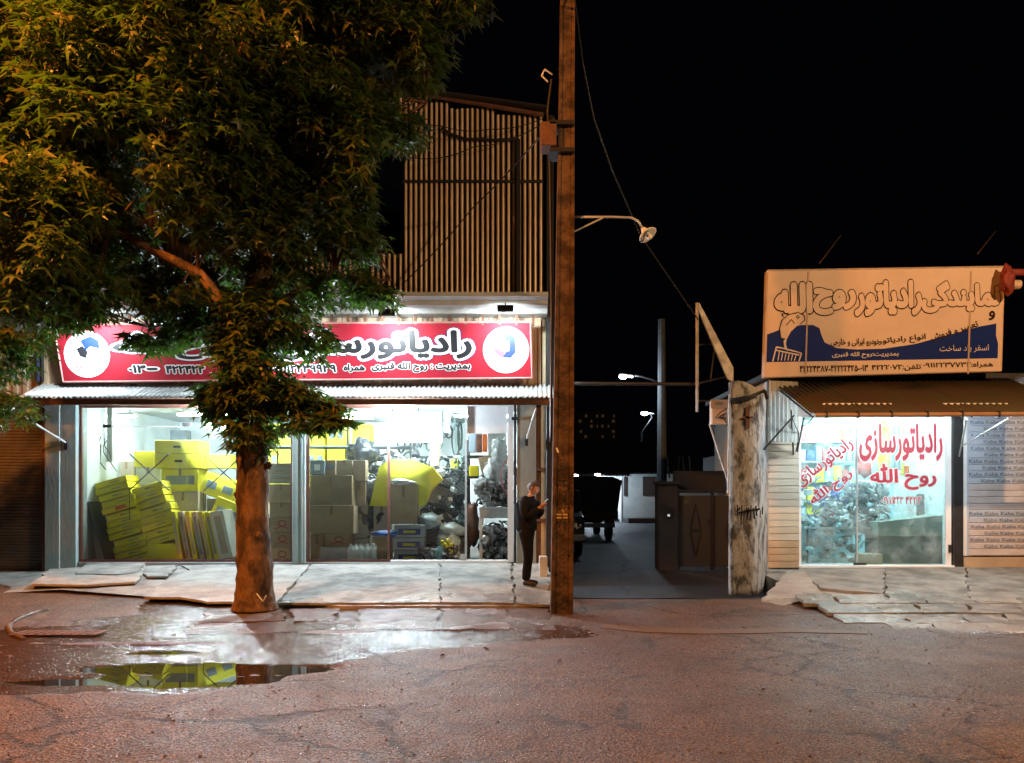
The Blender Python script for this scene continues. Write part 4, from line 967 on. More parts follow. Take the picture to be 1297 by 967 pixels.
for a, b_ in ((708,652),(716,652),(708,656),(716,656)): stroke([(a-2.5,b_),(a+2.5,b_)], .011, m_yp, pl)
stroke([(712,646),(714,649)], .009, m_yp, pl)
stroke([(705,568),(707,573)], .012, m_sheet_w, pl)
for i, py in enumerate((640,660,700,725)): MB().tube([ppt(713+(-1)**i*3,py,.002), ppt(713+(-1)**i*3,py,-.02)], .014, 8).build('bolt_hole', k_s, pl)
# collars, crossarm, insulators
for py in (162,196):
    c = P(712,py,PD); MB().bx(c.x-.19, c.x+.16, PD-.17, PD+.17, c.z-.03, c.z+.03, .005).build('clamp_band', m_dark, pl)
c = P(705,176,PD); MB().box(c+Vector((-.12,-.02,0)), (.22,.3,.34), None, .01).build('junction_box', m_rust, pl)
# small street lamp arm, unlit
la = thing('lamp_arm', 'unlit shaded street lamp on a thin arm reaching right from the concrete pole', 'street lamp', tuple(P(727,276,PD)))
MB().tube([P(716,275,PD),P(775,275,PD),P(800,276,PD),P(808,280,PD),P(813,288,PD)], .016, 8).build('arm', m_pipe, la, True)
MB().tube([P(718,298,PD),P(764,276,PD)], .012, 6).build('brace', m_pipe, la)
ax = Vector((.45,-.35,-.8)).normalized(); c = P(816,292,PD)
MB().lathe([(.03,-.04),(.045,0),(.05,.04),(.125,.08),(.14,.10),(.13,.105),(.04,.05)], c, 20, ax).build('lamp_shade', m_white_wall, la, True)
MB().lathe([(.01,.18),(.03,.17),(.045,.14),(.035,.09),(.025,.05)], c, 12, ax).build('bulb', m_plastic_w, la, True)
def wire(pts, r, label, sag=.0, n=14, mat=None, name='cable'):
    f = MB(); q = [Vector(p_) for p_ in pts]; full = []
    for a, b_ in zip(q[:-1], q[1:]):
        for i in range(n): t = i/n; v = a.lerp(b_, t); v.z -= sag*4*t*(1-t); full.append(v)
    full.append(q[-1]); f.tube(full, r, 5); return tag(f.build(name, mat or m_dark, None, True), label, 'cable')
wire([P(728,0,PD), P(738,80,PD), P(752,150,PD+.2), P(775,215,PD+.6), P(812,300,12.5), P(884,405,14)], .012, 'thin cable running down from the pole top past the lamp arm to the billboard frame', mat=m_dark)
wire([P(703,150,PD+.1), P(600,262,14.2), P(510,360,14.6)], .012, 'thin diagonal cable crossing the ribbed upper floor', .05)
wire([P(699,100,PD), P(694,140,PD+.2), P(697,220,PD+.15), P(699,400,PD+.1), P(698,560,PD+.1)], .022, 'dark cable hanging down the left side of the concrete pole')
wire([P(700,95,PD), P(690,88,PD), P(686,96,PD), P(694,104,PD)], .012, 'loop of pale cable left of the pole top', mat=m_pipe)
wire([P(713,10,PD), P(730,-30,9)], .02, 'short cable leaving the pole top upwards')
wire([P(688,150,14.4), P(620,164,14.4), P(560,160,14.4), P(480,140,14.4)], .010, 'sagging cable under the eaves of the upper floor', .06)
wire([P(688,156,14.4), P(600,186,14.4), P(520,200,14.4)], .010, 'lower sagging cable across the upper cladding', .10)
wire([P(726,486,14.6), P(886,487,14.2)], .035, 'horizontal pipe spanning the alley mouth at awning height', mat=m_dark, name='pipe')
wire([P(1038,334,15.5), P(1066,297,19)], .010, 'short stay wire behind the cream sign, left one', mat=m_rust)
wire([P(1238,322,15.5), P(1262,292,19)], .010, 'short stay wire behind the cream sign, right one', mat=m_rust)

# ------------------------------------------------------------------ plane trees
m_bark = M('tree_bark', (.19,.105,.055), .85, (.045,.026,.016), 5, 1.0, 26, stretch=(1,1,.5), ramp=(.40,.58))
def leafmat(name, c1, c2):
    m = M(name, c1, .42, c2, 9, 0, rnd=.0, spec=.5); nt = m.node_tree; N = nt.nodes; L = nt.links; b = N['Principled BSDF']
    at = N.new('ShaderNodeAttribute'); at.attribute_name = 'tone'
    mx = N.new('ShaderNodeMix'); mx.data_type = 'RGBA'; L.new(at.outputs['Fac'], mx.inputs[0]); mx.inputs[6].default_value = (*c1,1); mx.inputs[7].default_value = (*c2,1)
    L.new(mx.outputs[2], b.inputs['Base Color'])
    tl = N.new('ShaderNodeBsdfTranslucent'); tl.inputs[0].default_value = (.10,.24,.03,1)
    ms = N.new('ShaderNodeMixShader'); ms.inputs[0].default_value = .32; L.new(b.outputs[0], ms.inputs[1]); L.new(tl.outputs[0], ms.inputs[2]); L.new(ms.outputs[0], N['Material Output'].inputs[0]); return m
m_leaf = leafmat('plane_leaf', (.038,.090,.020), (.105,.095,.025))
def leaf_template():
    pts = []
    for ang, r in ((-90,.10),(-50,.50),(-28,.24),(14,.86),(42,.27),(90,1.18),(138,.27),(166,.86),(208,.24),(230,.50)):
        a = R(ang); x, y = r*math.cos(a), r*math.sin(a)+.15; pts.append((x*.95, y, -.22*r*r-.10*abs(x)))
    V = np.array([(0,.15,.03)]+pts); n = len(pts)
    F = np.array([(0, i+1, (i+1) % n+1) for i in range(n)]); return V, F
LV, LF = leaf_template()
def rotm(ax_z, up):
    """columns: x,y(tip),z(normal)"""
    y = ax_z/np.linalg.norm(ax_z, axis=-1, keepdims=True); z = up-(up*y).sum(-1, keepdims=True)*y; z /= np.linalg.norm(z, axis=-1, keepdims=True)+1e-9
    x = np.cross(y, z); return np.stack([x, y, z], -1)
def make_tree(root, blobs, nclu, seed, keepout=None, nlarge=280, size=.115, per=8):
    rg = np.random.RandomState(seed); vol = np.maximum(np.array([b[3]*b[4]*b[5] for b in blobs])**.58, .075); pr = vol/vol.sum()
    cen = []
    while len(cen) < nclu:
        k = rg.choice(len(blobs), p=pr); b = blobs[k]; v = rg.normal(size=3); v /= np.linalg.norm(v); r = rg.uniform(.25, 1)**.45
        c = np.array([b[0], b[1], b[2]])+v*r*np.array([b[3], b[4], b[5]])
        if b[3]*b[4]*b[5] > .25 and mn.noise(Vector(c*.95)) < -.14: continue
        if keepout is not None and keepout(c): continue
        if c[1] > 14.3: continue
        cen.append(np.append(c, k))
    cen = np.array(cen); n = len(cen); ki = cen[:,3].astype(int); cen = cen[:,:3]
    bc = np.array([[b[0], b[1], b[2]] for b in blobs])[ki]; out = cen-bc; out /= np.linalg.norm(out, axis=1, keepdims=True)+1e-6
    out[:,2] = out[:,2]*.5-.1
    C_, A, U, S = [], [], [], []
    for i in range(per):
        ang = 2*np.pi*(i+rg.uniform(0,.6,n))/per; 
        d = np.stack([np.cos(ang), np.sin(ang), rg.uniform(-.75,.1,n)], 1)+out*.7
        C_.append(cen+d*rg.uniform(.02,.10,(n,1))+rg.normal(size=(n,3))*.035); A.append(d); U.append(np.tile([0,0,1.], (n,1))+rg.normal(size=(n,3))*.38+out*.3); S.append(size*rg.uniform(.38,1.22,n))
    C_ = np.concatenate(C_); A = np.concatenate(A); U = np.concatenate(U); S = np.concatenate(S)
    Rm = rotm(A, U); m = len(C_)
    vis = np.argsort(np.linalg.norm(C_-np.array([0,0,1.65]), axis=1))
    pxs = CX+C_[:,0]*FOC/C_[:,1]; pys = HZ-(C_[:,2]-CAMZ)*FOC/C_[:,1]
    inframe = (pxs > 0) & (pxs < 1297) & (pys > 0)
    big = [i for i in vis if inframe[i]][:nlarge]; mask = np.ones(m, bool); mask[big] = False
    tone = rg.rand(m)
    idx = np.where(mask)[0]
    V = np.einsum('mij,vj->mvi', Rm[idx], LV)*S[idx][:,None,None]+C_[idx][:,None,:]
    V = V.reshape(-1,3); F = (LF[None]+(np.arange(len(idx))*len(LV))[:,None,None]).reshape(-1,3)
    o = mesh_np('foliage', V, F, m_leaf, False); a = o.data.attributes.new('tone', 'FLOAT', 'POINT'); a.data.foreach_set('value', np.repeat(tone[idx], len(LV)).astype(np.float32))
    o.parent = root; o.matrix_parent_inverse = root.matrix_basis.inverted(); o['kind'] = 'stuff'
    lm = mesh_np('leaf', LV.copy(), LF, m_leaf, False); me = lm.data; a = me.attributes.new('tone', 'FLOAT', 'POINT'); a.data.foreach_set('value', np.full(len(LV), .4, np.float32))
    first = True
    for i in big:
        q = lm if first else lm.copy()
        if not first: C.objects.link(q)
        first = False; q.parent = root; q.matrix_parent_inverse = root.matrix_basis.inverted()
        q.matrix_basis = Matrix.Translation(C_[i]) @ Matrix(Rm[i].tolist()).to_4x4() @ Matrix.Scale(float(S[i]), 4)
    return cen
TD = 11.1
def bl(px, py, D, rx, ry, rz): p_ = P(px, py, D); return (p_.x, p_.y, p_.z, rx, ry, rz)
tr_ = thing('plane_tree', 'large plane tree with rusty orange lit trunk standing on the pavement before the red sign', 'tree', tuple(P(323,768,TD)))
tp = [P(323,772,TD),P(323,755,TD),P(322,700,TD),P(320,640,TD),P(319,580,TD),P(322,500,TD),P(324,430,TD),P(328,360,TD),P(332,300,TD)]
tr_r = [.33,.275,.245,.225,.215,.205,.20,.18,.15]
f_ = MB(); path = []; rr = []
for i in range(len(tp)-1):
    for k in range(12): t_ = k/12; path.append(tp[i].lerp(tp[i+1], t_)); rr.append(tr_r[i]*(1-t_)+tr_r[i+1]*t_)
path.append(tp[-1]); rr.append(tr_r[-1]); f_.tube(path, rr, 44)
f_.v = [tuple(Vector(v)+(Vector(v)-Vector((tp[2].x, TD, v[2]))).normalized()*(mn.noise(Vector(v)*2.2)*.028+mn.noise(Vector(v)*9)*.018+mn.noise(Vector((v[0]*26,v[1]*26,v[2]*11)))*.013)) for v in f_.v]
f_.build('trunk', m_bark, tr_, True)
for a, b_, s in ((302,627,.06),(305,690,.055),(327,678,.045),(340,590,.05),(310,758,.09),(338,760,.08)):
    c = P(a, b_, TD-.2 if 310 < a < 335 else TD-.05); MB().blob(c, (s,s,s*1.2), int(a), .3, 2, 2).build('burl', m_bark, tr_, True)
limbs = [[(330,330,TD,.15),(312,240,TD-.2,.11),(280,130,TD-.3,.08),(240,-10,TD-.3,.05)],
 [(333,300,TD,.14),(360,200,TD+.2,.10),(385,80,TD+.4,.07),(410,-60,TD+.3,.05)],
 [(322,430,TD,.10),(250,345,TD-.5,.07),(140,290,TD-1.0,.05),(20,240,TD-1.3,.03)],
 [(322,455,TD,.07),(270,405,TD+.3,.045),(190,415,TD+.5,.02)],
 [(326,400,TD,.08),(420,350,TD+.5,.05),(495,355,TD+.9,.02)],
 [(345,260,TD,.08),(450,205,TD+.4,.05),(540,130,TD+.6,.025)],
 [(315,240,TD,.08),(210,170,TD-.8,.055),(60,90,TD-1.4,.03)],
 [(330,330,TD,.08),(320,250,TD+1,.06),(280,200,TD+2,.03)],
 [(280,130,TD-.3,.06),(180,60,TD-.9,.04),(110,-20,TD-1.1,.02)],
 [(322,520,TD,.04),(370,525,TD-.2,.025),(425,530,TD-.3,.012)],
 [(385,80,TD+.4,.05),(470,50,TD+.6,.03),(550,30,TD+.7,.015)]]
for L_ in limbs:
    pts = [P(a, b_, d) for a, b_, d, r in L_]; rs = [r for *_, r in L_]; pp = []; rq = []
    for i in range(len(pts)-1):
        for k in range(6):
            t_ = k/6; q = pts[i].lerp(pts[i+1], t_); q += Vector((mn.noise(q*2), mn.noise(q*2+Vector((9,0,0))), mn.noise(q*2+Vector((0,9,0)))))*.08*(1 if i+k else 0); pp.append(q); rq.append(rs[i]*(1-t_)+rs[i+1]*t_)
    pp.append(pts[-1]); rq.append(rs[-1]); MB().tube(pp, rq, 9).build('limb', m_bark, tr_, True)
blobs = [bl(60,60,9.6,1.5,1.3,1.3), bl(200,40,9.9,1.6,1.5,1.3), bl(340,60,10.8,1.7,1.5,1.3), bl(455,60,11.3,1.15,1.1,.80), bl(545,5,11.5,.85,.8,.28), bl(530,75,11.5,.42,.5,.45),
 bl(60,190,9.7,1.2,1.2,.95), bl(180,190,10.0,1.4,1.3,1.1), bl(330,190,11.0,1.5,1.4,1.0), bl(440,190,11.2,.95,1.0,.75), bl(490,175,11.4,.62,.6,.35),
 bl(60,300,9.8,1.1,1.0,.80), bl(170,320,10.3,1.2,1.1,.70), bl(290,300,11.2,1.3,1.2,.9), bl(400,270,11.5,.95,.9,.65), bl(445,300,11.7,.55,.5,.35),
 bl(430,362,11.8,.62,.5,.24), bl(340,370,11.6,.95,.8,.50), bl(240,380,11.4,.75,.7,.30), bl(475,372,12,.25,.3,.1),
 bl(60,385,10.1,.75,.7,.28), bl(190,432,11.4,.36,.3,.13), bl(235,415,11.4,.4,.35,.18),
 bl(310,440,TD-.1,.42,.5,.42), bl(330,400,TD-.2,.55,.5,.35), bl(325,470,TD-.15,.5,.5,.3), bl(335,500,TD-.1,.60,.4,.20), bl(316,540,TD-.05,.33,.42,.36), bl(412,515,TD+.1,.22,.25,.05), bl(285,500,TD-.1,.35,.3,.22), bl(370,500,TD-.1,.4,.3,.2), bl(385,535,TD-.2,.28,.25,.10), bl(300,430,TD-.1,.4,.3,.3), bl(395,430,11.4,.33,.3,.25), bl(422,530,TD-.3,.12,.1,.05),
 bl(140,-80,10.2,2.6,1.9,1.2), bl(330,-80,11,2.4,1.8,1.2), bl(-60,60,9.8,1.4,1.4,1.8), bl(270,510,TD,.12,.2,.16)]
def keep(c):
    px = CX+c[0]*FOC/c[1]; py = HZ-(c[2]-CAMZ)*FOC/c[1]
    if px > 470 and 185 < py < 300: return True
    if px > 580 and py > 22: return True
    if px > 560+6*math.sin(py*.2) and 22 < py < 300: return True
    if px > 360 and 452 < py < 500 and px > 400: return True
    return False
cen = make_tree(tr_, blobs, 8000, 5, keep, 285, .155)
# fine twigs from limbs to leaf clusters
nodes = [P(a, b_, d) for L_ in limbs for a, b_, d, r in L_]+tp[4:]
f_ = MB(); rs_ = np.random.RandomState(2)
for i in rs_.choice(len(cen), 900, replace=False):
    c = Vector(cen[i]); q = min(nodes, key=lambda v: (v-c).length)
    if (q-c).length > 1.5: q = c.lerp(q, 1.2/(q-c).length)
    mid = c.lerp(q, .5)+Vector((0,0,.12)); f_.tube([c, mid, q], [.004,.008,.014], 4, False)
f_.build('twig', m_bark, tr_, kind='stuff')
t2 = thing('plane_tree', 'second plane tree whose green lower boughs hang in at the left edge', 'tree', (X(-170,10.8),10.8,0))
f_ = MB(); f_.tube([P(-175,770,10.8),P(-172,600,10.8),P(-178,400,10.8),P(-170,200,10.8)], [.3,.22,.2,.15], 14); f_.build('trunk', m_bark, t2, True)
for L_ in ([(-172,420,10.8,.08),(-80,400,11,.05),(20,430,11.2,.02)], [(-172,480,10.8,.06),(-60,470,11,.04),(20,505,11.1,.015)]):
    MB().tube([P(a,b_,d) for a,b_,d,r in L_], [r for *_,r in L_], 8).build('limb', m_bark, t2, True)
make_tree(t2, [bl(10,360,11.3,.75,.6,.42), bl(-20,450,11.2,.62,.5,.45), bl(25,425,11.3,.40,.4,.26), bl(10,515,11.1,.36,.3,.20), bl(-100,430,10.8,.9,.8,.9), bl(-120,300,10.6,1.3,1,1), bl(80,395,11.9,.5,.4,.16)], 1100, 8, None, 60)
# tiny shoot at trunk foot
f_ = MB(); f_.tube([P(325,752,TD-.3),P(333,762,TD-.33),P(337,755,TD-.34)], .01, 5); tag(f_.build('twig', m_plastic_w), 'small pale curled twig at the foot of the plane tree', 'twig')

# ------------------------------------------------------------------ right shop
rs = thing('corner_shop', 'low radiator shop on the right with glass door, cream siding and printed shutter', 'building', (7.5,15,0))
RF = .31
def rw(name, a, b_, c, d, z0, z1, mat, ch=0, par=rs): return MB().bx(a, b_, c, d, z0, z1, ch).build(name, mat, par)
x12, x1205 = X(1012,FD), X(1203,FD)
f_ = MB(); f_.bx(x12-.5, X(1222,FD)+7, FD+4.0, FD+4.2, 0, 4.0); f_.bx(5.08, x12-.01, FD+.1, FD+4.0, 0, 4.0); f_.bx(x1205+.35, x1205+.5, FD+.1, FD+4.0, 0, 4.0); f_.build('wall', m_white_wall, rs)
rw('shop_floor', x12-.01, x1205+.35, FD+.02, FD+4, RF-.3, RF, m_lgrey); rw('ceiling', x12, x1205+.35, FD+.1, FD+4, 3.5, 3.6, m_white_wall)
rw('roof', 4.95, 16, FD-.1, FD+4.4, 4.02, 4.12, m_dark); rw('lintel', 5.08, 16, FD+.02, FD+.09, 3.27, 4.0, m_conc)
m_siding = M('cream_siding', (.52,.48,.38), .7, (.44,.40,.31), 3, .25, 20, stretch=(.4,1,1.5), rnd=.06)
m_siding_o = M('tan_siding', (.46,.34,.21), .75, (.36,.26,.16), 3, .3, 20)  # browner tone for the lowest siding boards and the plinth
z = RF-.02; i = 0; zt = Z(552,FD)
while z < 3.25:
    h_ = .135; rw('siding_board', X(972,FD), x12-.02, FD-.06-.006*(i%2), FD+.05, z, z+h_-.010, m_siding if i > 3 else m_siding_o, .003); z += h_; i += 1
# pillar (rough plaster pier at alley mouth)
pm = M('weathered_plaster', (.37,.38,.37), .9, (.085,.085,.085), 4.2, 1.0, 16, stretch=(1.3,1,.6), ramp=(.41,.53), spec=.2)
pr = thing('plaster_pier', 'weathered grey plaster pier with black smears at the alley corner', 'pier', (X(948,13.4),13.4,0))
PDp = 13.4; a0, a1 = X(926,PDp), X(972,PDp)
top = [P(926,484,PDp), P(934,481,PDp), P(945,483,PDp), P(956,490,PDp), P(964,500,PDp), P(972,503,PDp)]
bot = [P(972,729,PDp), P(968,740,PDp), P(955,746,PDp), P(940,750,PDp), P(928,752,PDp)]
nseg = 30; f_ = MB(); vs = []; fs = []
for j in range(nseg+1):
    for i in range(11):
        u = i/10; px_i = 926+46*u; dd = PDp+max(0, u-.62)**2*7.6; tpy = np.interp(px_i, [926,934,945,956,964,972], [484,482,484,490,498,503])
        zt_i = Z(tpy, dd); zz = -.06+(zt_i+.06)*j/nseg; xx = X(px_i, dd)
        yy = dd+mn.noise(Vector((xx*2.5, 0, zz*1.6)))*.03+mn.noise(Vector((xx*9, 4, zz*8)))*.014
        if mn.noise(Vector((xx*5+9, 1, zz*5))) > .28: yy += .018
        vs.append((xx+mn.noise(Vector((u*2, 3, zz*1.5)))*.02, yy, zz))
for j in range(nseg):
    for i in range(10): a = j*11+i; fs.append((a, a+1, a+12, a+11))
nb = len(vs)
ringi = [i for i in range(11)]+[j*11+10 for j in range(1, nseg+1)]+[nseg*11+i for i in range(9, -1, -1)]+[j*11 for j in range(nseg-1, 0, -1)]
for k_ in ringi: v = vs[k_]; vs.append((v[0], v[1]+.16, v[2]))
m_ = len(ringi)
for k_ in range(m_): fs.append((ringi[k_], ringi[(k_+1) % m_], nb+(k_+1) % m_, nb+k_))
fs.append(tuple(range(nb, nb+m_)))
MB().add(vs, fs).build('pier_body', pm, pr, True)
def prp(px, py, l=0): return P(px, py, PDp-.05-l)
rdx = random.Random(3)
for i in range(12): a = 934+i*2.9; stroke([(a, 643+rdx.uniform(-5,4)), (a+rdx.uniform(-2,2), 652+rdx.uniform(-6,10))], rdx.uniform(.006,.016), k_s, pr, 'smear', prp)
stroke([(936,650),(950,647),(962,645)], .018, k_s, pr, 'smear', prp)
k_r = m_rust
stroke([(947,516),(947,542)], .035, k_r, pr, 'rust_bracket', prp); stroke([(941,529),(953,529)], .018, k_r, pr, 'rust_bracket', prp)
MB().tube([P(925,507,PDp-.1), P(950,503,PDp-.12), P(969,495,PDp-.1)], .03, 8).build('bent_pipe', m_dark, pr, True)
MB().tube([P(969,495,PDp-.1), P(972,506,PDp-.1)], .03, 8).build('bent_pipe', m_dark, pr, True)
MB().tube([P(924,500,PDp-.02), P(923,600,PDp-.02), P(922,625,PDp)], .022, 8).build('drain_pipe', m_pipe, pr)
# hanging corrugated side panel
sp = [P(966,487,13.6), P(992,490,14.4), P(1006,520,14.7), P(985,566,14.8), P(976,572,14.4)]
corr((X(973,14.3), 14.25, Z(560,14.3)), (1,.25,0), .62, (0,0,1.15), .085, .015, (.25,-1,0)).build('side_sheet', M('dull_sheet', (.42,.45,.42), .5, (.3,.33,.31), 4, .2, metal=.3), rs)
# door glazing
GD = FD
rw('frame_post', x1205-.10, x1205, GD-.05, GD+.08, RF, 3.27, m_sheet_w); rw('frame_post', x12-.015, x12+.03, GD-.04, GD+.08, RF, 3.27, m_sheet_w)
rw('threshold', x12-.02, x1205+.02, GD-.14, GD+.08, RF-.08, RF+.03, m_sheet_w, .006)
g1 = rw('glass_pane', x12+.03, X(1084,GD), GD, GD+.01, RF+.04, 3.25, m_glass_d); g2 = rw('glass_door', X(1086,GD), x1205-.1, GD-.02, GD-.01, RF+.04, 3.25, m_glass_d)
rw('door_edge', X(1084,GD)+.002, X(1085.8,GD), GD-.03, GD+.01, RF+.04, 3.25, m_lgrey); rw('patch_fitting', X(1080,GD), X(1096,GD), GD-.045, GD-.022, RF+.032, RF+.075, m_dark)
rw('dark_post', X(1204.5,FD), X(1217,FD), FD-.09, FD+.1, RF-.05, 3.4, m_dark, .006); rw('door_jamb', X(1217.5,FD), X(1222.5,FD), FD-.05, FD+.1, Z(704,FD), 3.9, m_sheet_w)
rw('plinth', X(1217.5,FD), 16, FD-.10, FD+.12, RF-.15, Z(706,FD), m_siding_o)
rw('wall_behind_shutter', X(1218,FD), 16, FD+.13, FD+.25, RF, 4.0, m_conc)
rw('latch', X(1199,FD), X(1202,FD), FD-.075, FD-.052, Z(700,FD), Z(690,FD), m_dark)
# printed shutter
ps = thing('printed_shutter', 'pale blue roller shutter printed with repeated words right of the glass door', 'roller shutter', (X(1260,FD),FD,RF))
m_ss = M('shutter_film', (.50,.56,.64), .5, (.42,.47,.55), 3, .1, 20, rnd=.05, metal=.1); m_ss2 = M('shutter_bare', (.58,.53,.52), .5, (.48,.43,.42), 3, .1, 20, rnd=.05)
m_pt = M('blue_grey_print', (.16,.20,.30), .6, None, 5, 0); m_pt2 = M('faint_print', (.30,.31,.34), .6, None, 5, 0)
z = Z(704,FD); i = 0; xa, xb = X(1223,FD), 11.8
while z < Z(478,FD):
    h_ = .129
    bare = 7 <= i <= 10
    o = MB(); o.add([(xa,FD+.008,z),(xb,FD+.008,z),(xb,FD-.005,z+.012),(xa,FD-.005,z+.012),(xa,FD-.012,z+h_-.018),(xb,FD-.012,z+h_-.018),(xb,FD+.008,z+h_-.004),(xa,FD+.008,z+h_-.004)], [(0,1,2,3),(3,2,5,4),(4,5,6,7)])
    o = o.build('slat', m_ss2 if bare or i < 5 else m_ss, ps)
    if i > 0 and not bare:
        x = xa+.05+(.25 if i % 2 else 0)+random.random()*.08; k_ = i % 2
        while x < 10.6:
            wq = .26; lettering('Kaba' if k_ % 2 == 0 else 'Kaba', (x+wq/2, FD-.0125, z+.06), (1,0,0), (0,0,1), wq, .062, m_pt if k_ % 2 == 0 else m_pt2, ps, .02 if k_ % 2 == 0 else .05, False, .003); x += .31; k_ += 1
    z += h_; i += 1
rw('guide_rail', xa-.002, xa+.035, FD-.045, FD-.018, Z(704,FD), 3.9, m_ss, 0, ps)
# shop 2 interior
m_tube2 = EM('led_tube', (.80,.96,1), P_SHOP2)
for a, dd, lb in ((1045,15.8,'ceiling tube light behind the left pane of the right shop'),(1140,15.9,'ceiling tube light behind the glass door of the right shop'),(1110,17.6,'rear ceiling tube light of the right shop')):
    x = X(a,dd); t = thing('strip_light', lb, 'strip light', (x,dd,3.4), 'ceiling tube lights in the right shop')
    MB().box((x,dd,3.46), (1.1,.1,.06), None, .006).build('housing', m_sheet_w, t); MB().tube([(x-.52,dd,3.40),(x+.52,dd,3.40)], .022, 8).build('tube', m_tube2, t)
rb = M('cyan_wall', (.40,.62,.66), .6, (.33,.52,.56), 2, .05)
rw('back_panel', x12, x1205+.35, FD+2.9, FD+2.95, RF, 3.5, rb)
sf = thing('shelf_unit', 'wall shelves crowded with yellow and blue goods in the right shop', 'shelf', (X(1100,17.3),17.5,RF))
S2 = 17.3
for py in (560,585,610,635,655):
    MB().bx(X(1012,S2), X(1090,S2), 17.2, 17.7, Z(py,S2)-.02, Z(py,S2)+.01).build('shelf', m_yellow_b if py in (610,) else m_lgrey, sf)
for a in (1013,1040,1064,1089): MB().bx(X(a,S2)-.015, X(a,S2)+.015, 17.66, 17.7, RF, Z(535,S2)).build('upright', m_lgrey, sf)
rq = random.Random(21); cols = [m_yellow_b, m_blue, m_cyan, m_plastic_w, m_grey, m_yellow_b, m_red, m_card2]
nm = ['yellow','blue','pale cyan','white','grey','yellow','red','tan']
for r_, py in enumerate((560,585,610,635,655)):
    xq = 1014; k_ = 0
    while xq < 1084:
        wq = rq.uniform(6,11); ci = rq.randrange(8); hh = rq.uniform(12,20)
        cpx(xq, xq+wq, py-hh-1.2, py-1.2, 17.3, .3, '%s %s packet from the left on the %s shelf of the right shop' % ((WORD+['eighth','ninth','tenth','eleventh','twelfth'])[k_], nm[ci], ['top','second','third','fourth','lowest'][r_]), mat=cols[ci], tape=False, name='parts_box', cat='box', rot=Euler((0,rq.uniform(-.06,.06),0)), print_='label' if k_ % 3 == 0 else None); xq += wq+rq.uniform(.6,2); k_ += 1
for i, (a0_, a1_, b0_, b1_, mt, lb) in enumerate(((1112,1128,528,600,m_yellow_b,'bright yellow hanging sheet left of centre behind the door'),(1129,1141,528,596,m_cyan,'pale blue hanging sheet between the two yellow ones'),(1142,1160,528,603,m_yellow_b,'bright yellow hanging sheet right of centre behind the door'),(1161,1172,528,586,m_grey,'dark grey hanging sheet beside the right yellow one'),(1173,1192,528,588,m_yellow,'dull yellow hanging sheet nearest the door frame'))):
    corr((X(a0_,17.4), 17.4, Z(b1_,17.4)), (1,0,0), X(a1_,17.4)-X(a0_,17.4), (0,0,Z(b0_,17.4)-Z(b1_,17.4)), .14, .02, (0,-1,0)); 
    o = corr((X(a0_,17.4), 17.4, Z(b1_,17.4)), (1,0,0), X(a1_,17.4)-X(a0_,17.4), (0,0,min(Z(b0_,17.4),3.45)-Z(b1_,17.4)), .14, .02, (0,-1,0)).build('hanging_sheet', mt, None, True); tag(o, lb, 'sheet')
cpx(1150,1200,590,601,17.2,.4,'orange shelf board holding dark boxes at the right of the door', mat=m_orange, tape=False, name='shelf_board', cat='shelf')
cpx(1160,1195,604,640,17.3,.3,'pale cabinet below the orange shelf in the right shop', mat=m_plastic_w, tape=False, name='cabinet', cat='cabinet')
cpx(1088,1100,576,600,16.6,.2,'red canister hanging behind the door seam, upper one', mat=m_red, tape=False, name='canister', cat='canister')
o = MB(); o.blob((0,0,0), (.16,.1,.2), 5, .2, 2, 2); o = o.build('red_bag', m_red, None, True); o.location = P(1095,594,16.5); tag(o, 'red bag hanging below the red canister behind the door seam', 'bag')
o = MB(); o.blob((0,0,0), (.3,.2,.27), 6, .15, 2, 2); o = o.build('motor_housing', m_grey, None, True); o.location = P(1108,622,16.3); tag(o, 'round grey motor housing behind the door seam', 'motor')
cpx(1116,1121,610,632,16.3,.2,'small red box beside the round grey motor', mat=m_red, tape=False, name='parts_box', cat='box')
clutter('engine_parts', 'oily pump and hose parts piled on the bench behind the door seam', 1070,1120,612,665,16.0,.5,130,m_metalparts,31,'scrap')
clutter('pale_parts', 'white and pale plastic parts on the bench in the right shop', 1040,1110,640,668,15.9,.4,50,m_plastic_w,32,'clutter')
clutter('blue_parts', 'blue plastic parts and cans below the shelves in the right shop', 1014,1090,610,668,16.2,.5,70,m_blue,33,'clutter')
clutter('cyan_parts', 'pale blue hoses and film heaped low behind the left pane', 1014,1110,655,712,15.8,.5,90,m_cyan,34,'clutter',.045)
t = thing('work_bench', 'grey work bench along the left pane of the right shop', 'bench', (X(1060,15.9),16,RF))
MB().bx(X(1020,15.9), X(1112,15.9), 15.85, 16.4, Z(668,15.9)-.04, Z(668,15.9)).build('bench_top', m_lgrey, t)
for a in (1022,1110):
    for dd in (15.87,16.33): MB().bx(X(a,15.9)-.02, X(a,15.9)+.02, dd, dd+.04, RF, Z(668,15.9)-.042).build('leg', m_dark, t)
t = thing('counter', 'grey green shop counter behind the lower right of the glass door', 'counter', (X(1158,15.8),15.9,RF))
m_cn = M('counter_grey', (.24,.29,.25), .55, (.2,.24,.21), 3, .08); m_cn2 = M('counter_dark', (.10,.13,.12), .5, (.08,.1,.09), 3, .08)
f_ = MB(); zc = Z(680,15.6); f_.prism([(X(1112,15.6),15.6,zc+.02),(X(1206,15.6),15.6,zc+.02),(X(1206,15.6),15.6,zc+.46),(X(1112,15.6),15.6,zc+.30)], (0,.7,0)); f_.build('counter_top', m_cn, t)
MB().bx(X(1114,15.6), X(1206,15.6), 15.68, 16.25, RF, zc+.015).build('counter_body', m_cn2, t)
cpx(1090,1118,702,716,15.4,.3,'low brown carton on the floor behind the glass door of the right shop', tape=False)
t = thing('desk_chair', 'dark chair back showing behind the counter', 'chair', (X(1172,16.6),16.6,RF))
